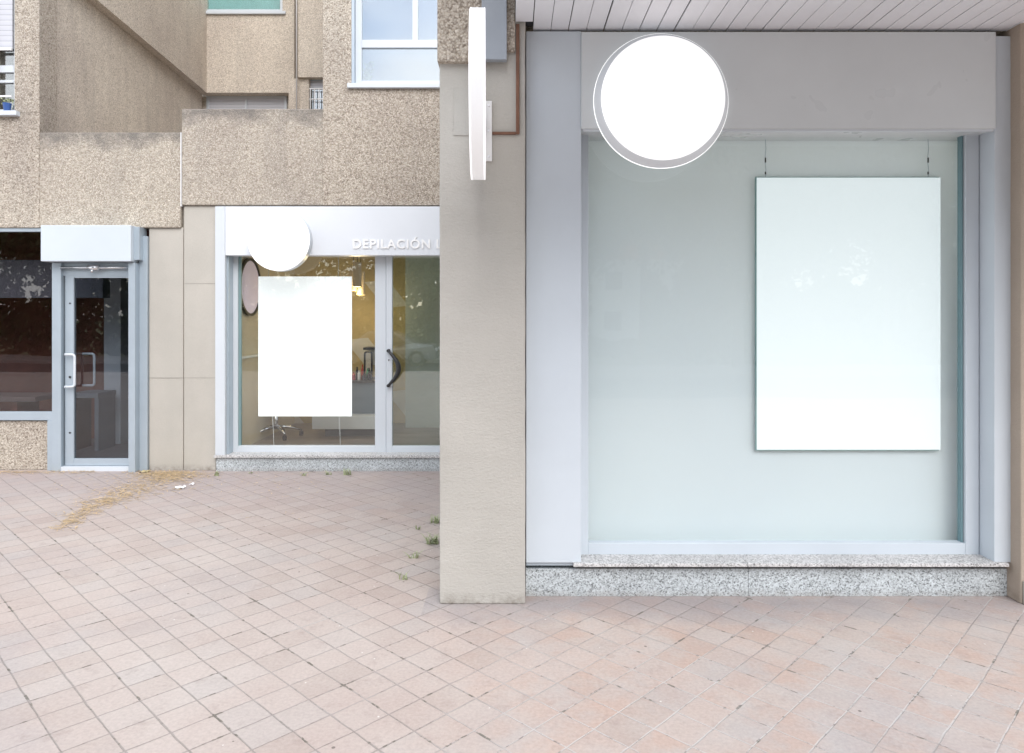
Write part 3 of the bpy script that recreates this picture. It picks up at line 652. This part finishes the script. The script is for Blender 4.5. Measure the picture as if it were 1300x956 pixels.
obj('shadow_gap', box(PX(667, yP)+.006, PX(728, yP)-.001, yP+.015, yP+.3, PZ(719, yP), PZ(714.5, yP)-.001), M['alu'], ns_)
yf = yP-.012
fa = obj('fascia', box(PX(738, yf), PX(1264.5, yf), yf, yf+.3, PZ(163.5, yf), SZ-.02), M['metal_fascia'], ns_, bevel=.003)
q = obj('drip_edge', box(PX(738, yf)+.01, PX(1264.5, yf)-.01, yf+.006, yf+.03, PZ(164.5, yf)-.008, PZ(163.5, yf)-.001), M['metal_white']); q.parent = fa
post = new(); bx(post, PX(1262.3, yP), PX(1281, yP)+.012, yP+.0, yP+.3, zs0-.0, SZ-.04)
obj('post', post, M['metal'], ns_, bevel=.003)
yg = 4.31
GX0, GX1 = PX(747, yg), PX(1226, yg); GZ0, GZ1 = PZ(690, yg), PZ(160, yg)
obj('window_frame', frame_bm(PX(735, yg), PX(1243, yg), PZ(706, yg), PZ(150, yg), yg, yg+.07, GX0-PX(735, yg), PX(1243, yg)-GX1, .02, PZ(690, yg)-PZ(706, yg)), M['metal'], ns_, bevel=.003)
bm = new(); bx(bm, GX1-.013, GX1-.004, yg+.02, yg+.06, GZ0, GZ1); obj('glazing_bead', bm, plain('bead_teal2', (.16, .27, .30), .5), ns_)
obj('window_pane', box(GX0-.005, GX1+.005, yg+.045, yg+.053, GZ0-.005, GZ1+.1), M['glass_clear'], ns_)
bm = new(); yb = 4.45
bx(bm, PX(700, yb), PX(1217, yb), yb, yb+.01, 0.1, SZ)
bl = obj('blind', bm, M['blind'], ns_)
# wooden edge + shadow strip inside the reveal at the right
obj('inner_jamb', box(PX(1217, yb)+.03, PX(1260, yb), yb+.0, yb+.3, .1, SZ), plain('inner_jamb_cream', (.50, .42, .28), .6), ns_)
obj('room_shell', bx(bx(bx(new(), X4(660), X4(1300), 6.0, 6.1, 0, SZ+.3), X4(667), X4(1290), DR+.46, 6.0, -.01, .1), X4(667), X4(1290), DR+.31, 6.0, SZ, SZ+.1), M['offwhite'], ns_)
obj('window_board', box(PX(736, yg), PX(1242, yg), yg+.075, 4.7, PZ(706, yg)-.01, PZ(697, yg)), M['offwhite'], ns_)
obj('side_wall', box(-.40, X4(667), DR+.5, DL+.02, 0, SZ+.4), M['plaster'], ns_)

for k, (lx, ly) in enumerate(((.9, 5.2), (1.9, 5.2), (2.6, 5.2))):
    t = thing('ceiling_lamp', ['left', 'middle', 'right'][k]+' round ceiling lamp inside the near shop behind the blind', 'lamp', (lx, ly, SZ))
    obj('lens', lathe(new(), [(0, -.03), (.09, -.03), (.10, -.001), (0, -.001)], (lx, ly, SZ), 'Z', 32), M['white'], t)
    l = bpy.data.lights.new('ceiling_light', 'AREA'); l.shape = 'DISK'; l.size = .18; l.energy = 5; l.color = (1, .96, .88)
    lo = bpy.data.objects.new('ceiling_light', l); C.objects.link(lo); lo.location = (lx, ly, SZ-.035); lo.parent = t; lo.matrix_parent_inverse = t.matrix_basis.inverted()
# display panel
dp = thing('display_panel', 'larger blank white backlit panel hanging on two wires in the near shop window', 'display panel', (PX(1077, 4.42), 4.42, PZ(571, 4.42)), 'blank display panels hanging in shop windows')
yd = 4.41
obj('face', box(PX(961, yd), PX(1194, yd), yd, yd+.006, PZ(571, yd), PZ(225.5, yd)), M['poster'], dp)
obj('frame', box(PX(960, yd)-.001, PX(1193, yd), yd+.0065, yd+.022, PZ(572, yd)-.002, PZ(225, yd)+.003), mat('acr', lambda: plain('acrylic_edge', (.20, .33, .33), .3)), dp)
for px in (972.5, 1179.5):
    wv = [(PX(px, yd), yd+.01, PZ(224, yd))]+[(PX(px+.6*math.sin(k*1.9), yd), yd+.01, PZ(224-k*9, yd)) for k in range(1, 8)]
    obj('wire', wire(wv, .002), M['alu'], dp)
    for py in (206, 221): obj('wire_clip', cyl(new(), (PX(px, yd), yd+.01, PZ(py, yd)), .0045, .03 if py == 206 else .016, 'Z', 8), M['black'], dp)

# big round sign
yD = yf-.085
c = (PX(842, yD), yD, PZ(124, yD)); r = 80/F*yD
t = thing('round_sign', 'large round white illuminated sign with grey rim on the near shop fascia', 'sign', c, 'round illuminated blank signs')
obj('face', lathe(new(), [(0, -.004), (r*.975, -.004), (r*.985, 0), (r*.985, .012), (0, .012)], c, 'Y', 128), M['lit'], t)
ro = 86.5/F*(yD+.06)
obj('casing', lathe(new(), [(0, .0125), (r*.97, .0125), (r*.975, .018), (ro*.985, .06), (ro*.985, .082), (0, .082)], c, 'Y', 128), emis('ring_glow', (.9, .95, 1), .05, (.62, .65, .68)), t, smooth=False)  # weak emission paints the lit face's glow onto the ring
obj('lit_edge', lathe(new(), [(ro*.9855, .064), (ro*.992, .064), (ro*.992, .068), (ro*.9855, .068), (ro*.9855, .064)], c, 'Y', 128), emis('edge_glow', (1, 1, 1), .6), t)

# ================================================================= PILLARS
pil = thing('pillar', 'beige rendered pillar in the middle carrying the pebbledash beam and blade sign', 'pillar', (-.15, DP, 0), 'rendered pillars beside the near shop')
px0, px1 = PX(558, DP), PX(667, DP)
def wobbly_box(x0, x1, y0, y1, z0, z1, n=40):
    b = new(); bmesh.ops.create_cube(b, size=1)
    for v in b.verts: v.co = Vector(((x0+x1)/2+v.co.x*(x1-x0), (y0+y1)/2+v.co.y*(y1-y0), (z0+z1)/2+v.co.z*(z1-z0)))
    bmesh.ops.subdivide_edges(b, edges=[e for e in b.edges if abs(e.verts[0].co.z-e.verts[1].co.z) > .1], cuts=n, use_grid_fill=True)
    rg = random.Random(3)
    for v in b.verts:
        v.co.x += rg.uniform(-.0012, .0012); v.co.y += rg.uniform(-.0012, .0012)
    return b
obj('shaft', wobbly_box(px0, px1, DP, DP+.6, 0, 3.32), M['plaster'], pil, bevel=.008)
yB = DP-.04
obj('beam', bx(bx(new(), PX(555, yB), PX(613.5, yB), yB, yB+.6, PZ(78, yB), 5.2), PX(613.5, yB), PX(654, yB), yB+.02, yB+.6, PZ(63.5, yB), 5.2), M['pebble_plain'], pil, bevel=.006)
yK = yB-.03
obj('metal_box', box(PX(611.5, yK), PX(643.5, yK), yK, yB+.019, PZ(75.5, yK), 5.0), plain('grey_box_paint', (.30, .33, .37), .4), pil, bevel=.004)
obj('patch', box(PX(576, DP), PX(600, DP), DP-.0045, DP, PZ(172, DP), PZ(112, DP)), plaster('plaster_patch', (.44, .425, .39), 70, .3, False), pil)
rp = thing('pillar', 'brownish rendered pillar at the right edge of the near shop', 'pillar', (2.95, DP, 0), 'rendered pillars beside the near shop')
obj('shaft', wobbly_box(PX(1296, DP)+.0, PX(1296, DP)+.55, DP, DP+.6, 0, 3.32), plaster('plaster_pillar_brown', (.40, .335, .275)), rp, bevel=.008)
# lower rendered skirt thicker at foot
obj('foot', box(PX(1298, DP), PX(1298, DP)+.55, DP-.02, DP, 0, PZ(737, DP)), M['plaster'], rp, bevel=.006)
# cable duct
cd = new(); yc = DP-.016
bx(cd, PX(655, yc), PX(659.5, yc), yc, DP-.0005, PZ(170, yc), SZ-.01); bx(cd, PX(625, yc), PX(655, yc)-.0005, yc, DP-.0005, PZ(170.5, yc), PZ(167, yc))
tag(obj('cable_duct', cd, M['brown'], None, bevel=.003), 'thin brown cable duct bent down the middle pillar towards the blade sign', 'cable duct')
# blade sign
yq = 3.62; rb = 104.5/F*yq
cb_ = Vector((PX(607, yq), yq, PZ(122.5, yq))); hw = 9.3/F*yq
bs = thing('blade_sign', 'thick white round blade sign projecting from the pillar, seen edge on', 'sign', tuple(cb_))
rot = Matrix.Rotation(R(1.9), 4, 'Z')
def bl_obj(name, prof, m, sm=False):
    b = lathe(new(), prof, (0, 0, 0), 'X', 128)
    bmesh.ops.transform(b, matrix=Matrix.Translation(cb_)@rot, verts=b.verts[:])
    return obj(name, b, m, bs, smooth=sm)
bl_obj('casing', [(0, -hw+.006), (rb*.99, -hw+.006), (rb*.995, -hw+.008), (rb*.995, hw-.008), (rb*.99, hw-.006), (0, hw-.006)], emis('opal_rim', (.97, .98, 1), .13, (.80, .81, .82)))
bl_obj('face', [(0, -hw), (rb-.003, -hw), (rb, -hw+.0055), (0, -hw+.0055)], M['lit'])
bl_obj('face', [(0, hw), (rb-.003, hw), (rb, hw-.0055), (0, hw-.0055)], M['lit'])
yk = DP-.014
bp_ = obj('wall_plate', box(PX(615.5, yk), PX(624.5, yk), yk, DP-.0005, PZ(204.5, yk), PZ(128, yk)), M['white'], bs, bevel=.002)
obj('bracket', bx(new(), cb_.x-.02, cb_.x+.012, yq+rb-.03, DP-.001, PZ(172, DP), PZ(152, DP)), M['metal_white'], bs)
for py in (134, 166, 199): obj('screw', cyl(new(), (PX(620.5, yk), yk+.001, PZ(py, yk)), .006, -.006, 'Y', 10), M['chrome'], bs)

# ================================================================= CANOPY SOFFIT
YE = 1.9
cn = thing('canopy', 'pale metal slatted canopy soffit above the near shop', 'canopy', (1.6, YE, SZ))
bm = new(); x = PX(654.5, DP); k = 0; rg = random.Random(5)
XEND = 4.4
while x < XEND:
    w_ = .1025+rg.uniform(-.002, .002); gap = rg.choice((.003, .005, .005, .008)); dz = rg.uniform(0, .0025)
    y1 = DP-.002 if x < PX(665, DP) else (DR+.02 if x < 2.9 else DP-.002)
    bx(bm, x, x+w_-gap, YE, y1-.012, SZ+dz, SZ+.012+dz)
    x += w_
obj('slats', bm, M['soffit'], cn, bevel=.002)
obj('backing', box(PX(654.5, DP)+.003, XEND, YE+.01, DR-.03, SZ+.016, SZ+.03), M['dark'], cn)
obj('roof', box(PX(654.5, DP)+.002, XEND, YE+.01, 6.0, SZ+.10, 5.2), M['pebble_plain'], cn)
obj('front_edge', box(PX(654.5, DP)-.0, XEND, YE-.06, YE-.001, SZ-.01, SZ+.5), M['metal'], cn)
# ================================================================= WEEDS, STRAW, SCRAPS
def weed(px, py, h, n, spread, lab, m='leafy', seed=0):
    D = F*H/(py-HY); x = PX(px, D); rg = random.Random(seed); b = new()
    n = int(n*.5); spread *= 1.1; h *= .8
    for i in range(n):
        a = rg.uniform(0, 2*math.pi); s = spread*rg.uniform(.2, 1); hh = h*rg.uniform(.4, 1); bx_ = x+rg.uniform(-1, 1)*spread*.4; by = D+rg.uniform(-1, 1)*spread*.25
        wd = rg.uniform(.0025, .006); pr = None; dirv = Vector((math.cos(a), math.sin(a), 0)); nrm = Vector((-dirv.y, dirv.x, 0))
        for j in range(5):
            t = j/4; p = Vector((bx_, by, 0))+dirv*s*t*t+Vector((0, 0, hh*(t-.25*t*t)/.75)); ww = wd*(1-t)**.6+.0004
            cur = (b.verts.new(p-nrm*ww), b.verts.new(p+nrm*ww))
            if pr: b.faces.new((pr[0], pr[1], cur[1], cur[0]))
            pr = cur
    return tag(obj('weed', b, M[m], None), lab, 'weed', 'weeds growing in the paving joints')
wl = [(275, 604, .07, 40, .05, 'bright green weed at the left foot of the salon plinth'),
      (386, 604, .05, 30, .05, 'small weed below the salon plinth under the display panel'),
      (417, 603, .05, 30, .06, 'low sparse weed along the middle of the salon plinth'),
      (441, 603, .09, 60, .08, 'largest weed against the salon plinth, below the door edge'),
      (318, 601, .03, 20, .04, 'tiny weed near the left end of the salon plinth'),
      (552, 664, .08, 70, .07, 'upper of the two dense grass tufts beside the middle pillar'),
      (550, 690, .085, 110, .10, 'lower and widest grass tuft beside the middle pillar'),
      (531, 672, .05, 24, .04, 'small tuft left of the grass beside the middle pillar'),
      (525, 708, .07, 26, .07, 'sparse weed in a joint left of the pillar tufts'),
      (512, 735, .08, 22, .07, 'thin weed in the joint nearest the camera, left of the pillar foot'),
      (40, 594, .12, 60, .12, 'dry weed under the dark shop window, right clump'),
      (14, 595, .10, 40, .10, 'green weed under the dark shop window, left clump')]
for i, (a, b, h, n, s, l) in enumerate(wl): weed(a, b, h, n, s, l, seed=i)
# straw litter: one loose drift, thousands of bits
rg = random.Random(11); b = new()
path = [(75, 672), (100, 655), (125, 640), (150, 630), (175, 621), (200, 610), (225, 604)]
def straw(px, py, L):
    D = F*H/(max(py, 598.5)-HY); x = PX(px, D); a = rg.uniform(0, math.pi); z = rg.uniform(.001, .012)
    d = Vector((math.cos(a), math.sin(a), rg.uniform(-.12, .12)))*L/2; n_ = Vector((-d.y, d.x, 0)).normalized()*rg.uniform(.0012, .0034)
    p = Vector((x, D, z+abs(d.z)))
    vs = [b.verts.new(p-d-n_), b.verts.new(p-d+n_), b.verts.new(p+d+n_), b.verts.new(p+d-n_)]; b.faces.new(vs)
for i in range(1500):
    k = rg.random()**.8*(len(path)-1.001); j = int(k); f = k-j
    wdt = 3+k*1.0
    straw(path[j][0]*(1-f)+path[j+1][0]*f+rg.gauss(0, wdt*2.3*(1+math.sin(k*7)*.4)), path[j][1]*(1-f)+path[j+1][1]*f+rg.gauss(0, wdt*.7*(1+math.sin(k*7+1)*.4)), rg.uniform(.02, .075))
for i in range(1300): straw(rg.gauss(212, 24), 599+abs(rg.gauss(0, 6)), rg.uniform(.015, .06))
for i in range(350): straw(rg.uniform(0, 120), 598.5+abs(rg.gauss(0, 1.8)), rg.uniform(.015, .05))
for i in range(350): straw(rg.uniform(60, 420), 600+abs(rg.gauss(0, 22)), rg.uniform(.01, .04))
o = obj('straw_litter', b, M['straw'], None); o['kind'] = 'stuff'; o['label'] = 'dry yellow straw blown along the paving joints'
def scrap(px, py, w_, d_, lab, m, seed, name='paper_scrap', cat='litter'):
    D = F*H/(py-HY); x = PX(px, D); rg = random.Random(seed); b = new(); g = {}
    for i in range(6):
        for j in range(5):
            g[i, j] = b.verts.new((x+(i/5-.5)*w_+rg.uniform(-.1, .1)*w_/5, D+(j/4-.5)*d_+rg.uniform(-.1, .1)*d_/4, .003+rg.uniform(0, .02)))
    for i in range(5):
        for j in range(4): b.faces.new((g[i, j], g[i+1, j], g[i+1, j+1], g[i, j+1]))
    o = obj(name, b, m, None); o.modifiers.new('thick', 'SOLIDIFY').thickness = .001
    return tag(o, lab, cat)
scrap(228, 620, .10, .07, 'crumpled white paper scrap on the paving near the straw', M['white'], 1)
scrap(244, 616, .04, .04, 'tiny white paper scrap beyond the larger one', M['white'], 2)
scrap(184, 600, .09, .08, 'crumpled yellowish dry leaf by the shop door post', plain('dry_leaf', (.45, .38, .22), .7), 3, 'dry_leaf', 'leaf')

# potted plant behind the left window
pt = thing('flower_pot', 'small blue flower pot with green plant on the upper left window sill', 'flower pot', (X(9), DL+.03, Z(141)))
obj('pot', lathe(new(), [(0, 0), (.03, 0), (.042, .085), (.036, .085), (.03, .06), (0, .06)], (X(9), DL+.0, Z(141.5)), 'Z', 20), plain('pot_blue', (.04, .10, .30), .4), pt)
b = new(); rg = random.Random(2)
for i in range(60):
    p = Vector((X(9)+rg.uniform(-.05, .05), DL+rg.uniform(-.03, .03), Z(141.5)+.07+rg.uniform(0, .07)))
    s = .012; n1 = Vector((rg.uniform(-1, 1), rg.uniform(-1, 1), rg.uniform(-1, 1))).normalized(); n2 = n1.orthogonal().normalized()
    b.faces.new([b.verts.new(p+n1*s), b.verts.new(p+n2*s*.6), b.verts.new(p-n1*s), b.verts.new(p-n2*s*.6)])
obj('foliage', b, M['leafy'], pt)

hp_ = thing('houseplant', 'green houseplant standing inside the bright upper window', 'plant', (X(463), DL+.2, WZ0+.02))
obj('pot', lathe(new(), [(0, 0), (.04, 0), (.055, .07), (0, .07)], (X(464), DL+.22, WZ0+.02), 'Z', 20), M['white'], hp_)
b = new(); rg = random.Random(4)
for i in range(150):
    tt = rg.random(); p = Vector((X(464)+rg.gauss(0, .022)-.03*math.sin(tt*4), DL+.2+rg.uniform(-.03, .03), WZ0+.08+tt*.24))
    s_ = .022; n1 = Vector((rg.uniform(-1, 1), rg.uniform(-.6, .6), rg.uniform(-1, 1))).normalized(); n2 = n1.orthogonal().normalized()
    b.faces.new([b.verts.new(p+n1*s_), b.verts.new(p+n2*s_*.5), b.verts.new(p-n1*s_), b.verts.new(p-n2*s_*.5)])
obj('foliage', b, M['leafy'], hp_)
# ================================================================= ACROSS THE STREET (seen in the reflections)
leafm = N('tree_leaf', .55, .3); 
oi = leafm.noise(1.2, 4)
leafm.color(leafm.ramp(oi, [(.3, (.045, .075, .022)), (.7, (.11, .15, .05))])); leafm = leafm.m
bark = plain('bark', (.13, .10, .075), .9, .2, 0, .3, 12)
def tree(x, y, zb, h, rad, lab, seed, n=13000):
    rg = np.random.default_rng(seed); t = thing('street_tree', lab, 'tree', (x, y, zb), 'trees across the street')
    b = new(); tube(b, [(x, y, zb), (x+.05, y, zb+h*.25), (x-.1, y+.1, zb+h*.55), (x, y, zb+h*.85)], .2, 10, [.24, .18, .12, .04])
    for k in range(6):
        a = k*1.05+seed; z = zb+h*(.28+.07*k); tube(b, [(x, y, z), (x+math.cos(a)*rad*.4, y+math.sin(a)*rad*.4, z+h*.08), (x+math.cos(a)*rad*.8, y+math.sin(a)*rad*.8, z+h*.2)], .06, 7, [.08, .05, .02])
    obj('trunk', b, bark, t)
    cl = rg.normal(size=(38, 3)); cl /= np.linalg.norm(cl, axis=1)[:, None]; cl *= rg.uniform(.35, 1, (38, 1))
    cc = np.c_[x+cl[:, 0]*rad*.85, y+cl[:, 1]*rad*.85, zb+h*.64+cl[:, 2]*h*.32]
    idx = rg.integers(0, 38, n); d = rg.normal(size=(n, 3)); d /= np.linalg.norm(d, axis=1)[:, None]
    p = cc[idx]+d*rg.uniform(.2, 1, (n, 1))**.5*rad*.36
    a1 = rg.normal(size=(n, 3)); a1 /= np.linalg.norm(a1, axis=1)[:, None]; a2 = np.cross(a1, rg.normal(size=(n, 3))); a2 /= np.linalg.norm(a2, axis=1)[:, None]
    s = rg.uniform(.10, .2, (n, 1))
    v = np.stack([p+a1*s, p+a2*s*.6, p-a1*s, p-a2*s*.6], 1).reshape(-1, 3)
    me = bpy.data.meshes.new('crown'); me.from_pydata(v.tolist(), [], [(4*i, 4*i+1, 4*i+2, 4*i+3) for i in range(n)]); me.materials.append(leafm)
    o = bpy.data.objects.new('crown', me); C.objects.link(o); o.parent = t; o.matrix_parent_inverse = t.matrix_basis.inverted()
places = [(-9.5, -18.5, 11, 4.2), (-3.5, -19, 12, 4.3), (1.0, -18.5, 11, 3.6), (8.5, -18.5, 11, 4.2), (-16, -19, 12, 4.4), (6.5, -27, 14, 4.6), (15, -20, 11, 4.4), (-23, -21, 12, 4.6), (-6.5, -25, 13, 5), (-13, -25, 13, 5), (12, -26, 13, 5)]
words = ['left of the parked car', 'behind the parked car', 'right of the parked car', 'in front of the pale house end', 'far left beside the road', 'behind the row, by the pale house', 'far right of the row', 'leftmost of the row', 'second row, behind the parked car', 'second row, to the left', 'second row, to the right']
for i, (x, y, h, r) in enumerate(places): tree(x, y, -.5, h, r, 'leafy street tree across the road, '+words[i], i)
hd = plain('hedge_green', (.05, .08, .03), .8, .2, 0, .4, 3)
b = new(); rg = np.random.default_rng(5); n = 14000
n = 26000; hx = rg.uniform(-34, 34, n); top = 3.6+.9*np.sin(hx*.8)+.6*np.sin(hx*2.3+1)+.3*np.sin(hx*5.1)
p = np.c_[hx, rg.uniform(-24, -21.8, n), -.5+(top+.5)*rg.uniform(0, 1, n)**.8]
p[(hx > 3.4) & (hx < 6.0), 2] *= .15
for i in range(n):
    q_ = Vector(p[i]); n1 = Vector(rg.normal(size=3)).normalized(); n2 = n1.orthogonal(); s = .24
    b.faces.new([b.verts.new(q_+n1*s), b.verts.new(q_+n2*s*.6), b.verts.new(q_-n1*s), b.verts.new(q_-n2*s*.6)])
tag(obj('hedge', b, leafm, None), 'long tall uneven hedge beyond the trees across the street', 'hedge')
# pale houses opposite
hs = thing('house', 'pale rendered house opposite, behind the street trees', 'building', (8, -42, -.6))
pw = plain('house_render', (.66, .67, .64), .8, .3)
def facade(bmx, x0, x1, z0, z1, y, wins):
    xs = sorted({x0, x1, *[w_[0] for w_ in wins], *[w_[1] for w_ in wins]}); zs = sorted({z0, z1, *[w_[2] for w_ in wins], *[w_[3] for w_ in wins]})
    for a, c_ in zip(xs, xs[1:]):
        for d_, e in zip(zs, zs[1:]):
            if any(w_[0] <= a and c_ <= w_[1] and w_[2] <= d_ and e <= w_[3] for w_ in wins): continue
            bx(bmx, a, c_, y-.3, y, d_, e)
    return bmx
wins = [(4+i*2.6, 5.2+i*2.6, z, z+1.3) for i in range(4) for z in (.6, 3.4)]
obj('wall', facade(new(), 3, 14, -.6, 5.6, -42, wins), pw, hs)
obj('wall', bx(bx(new(), 3, 3.3, -52, -42.3, -.6, 5.6), 13.7, 14, -52, -42.3, -.6, 5.6), pw, hs)
rf = new(); pts = [(2.6, 5.6), (14.4, 5.6), (11.5, 7.6), (5.5, 7.6)]
vs1 = [rf.verts.new((x, -41.6 if z < 6 else -47, z)) for x, z in pts]; vs2 = [rf.verts.new((x, -52.4 if z < 6 else -47.4, z)) for x, z in pts]
rf.faces.new(vs1); rf.faces.new(vs2[::-1])
for i in range(4): rf.faces.new((vs1[i], vs2[i], vs2[(i+1) % 4], vs1[(i+1) % 4]))
obj('roof', rf, plain('roof_tiles', (.30, .14, .09), .8, .2, 0, .2, 6), hs)
for w_ in wins: obj('window', box(w_[0], w_[1], -42.2, -42.15, w_[2], w_[3]), M['glass_refl'], hs)
obj('interior', box(3.4, 13.6, -43.5, -43.4, -.6, 5.5), curt_d, hs)
# parked cars
def car(x, y, zb, paint, lab, sgn=1):
    t = thing('parked_car', lab, 'car', (x, y, zb), 'cars parked across the road')
    prof = [(-2.1, .28), (-2.15, .62), (-2.0, .86), (-1.35, .95), (-.75, 1.42), (.35, 1.47), (1.15, 1.02), (1.95, .90), (2.12, .6), (2.1, .28)]
    prof = [(a*sgn, c_) for a, c_ in prof]
    b = new(); sides = []
    for yy, k_ in ((-.85, 0), (.85, 0)):
        sides.append([b.verts.new((x+a, y+yy*(1 if c_ < 1 else .82), zb+c_)) for a, c_ in prof])
    b.faces.new(sides[0]); b.faces.new(sides[1][::-1])
    for i in range(len(prof)): j = (i+1) % len(prof); b.faces.new((sides[0][i], sides[1][i], sides[1][j], sides[0][j]))
    obj('body', b, paint, t, bevel=.05)
    for s_ in (1, -1):
        wb = new(); ww = [(-1.1, .98), (-.72, 1.34), (.3, 1.38), (.95, 1.0)]
        f1 = [wb.verts.new((x+a*sgn, y+s_*(.862 if c_ < 1.1 else .725), zb+c_)) for a, c_ in ww]; f2 = [wb.verts.new(v.co+Vector((0, -s_*.03, 0))) for v in f1]
        wb.faces.new(f1); wb.faces.new(f2[::-1])
        for i in range(4): j = (i+1) % 4; wb.faces.new((f1[i], f2[i], f2[j], f1[j]))
        obj('side_window', wb, mat('carglass', lambda: plain('car_glass', (.03, .035, .04), .08, .8)), t)
    for wx in (-1.3, 1.3):
        for s_ in (-.86, .68):
            wh = obj('wheel', lathe(new(), [(0, 0), (.3, 0), (.33, .03), (.33, .17), (.3, .2), (0, .2)], (x+wx, y+s_, zb+.33), 'Y', 28), M['black'], t)
            q = obj('rim', lathe(new(), [(0, -.008), (.2, -.004), (.2, .208), (0, .208)], (x+wx, y+s_, zb+.33), 'Y', 24), M['chrome']); q.parent = wh
    for yy in (-.6, .6): obj('headlight', box(x+2.08*sgn-.03, x+2.08*sgn+.05, y+yy-.16, y+yy+.16, zb+.62, zb+.76), M['white'], t, bevel=.02)
car(-5.2, -14.6, -.45, plain('car_silver', (.35, .37, .39), .25, .6, .5), 'silver hatchback parked across the road, right of the green one')
car(-12.5, -14.7, -.45, plain('car_green', (.06, .14, .10), .25, .6, .2), 'dark green hatchback parked across the road', -1)
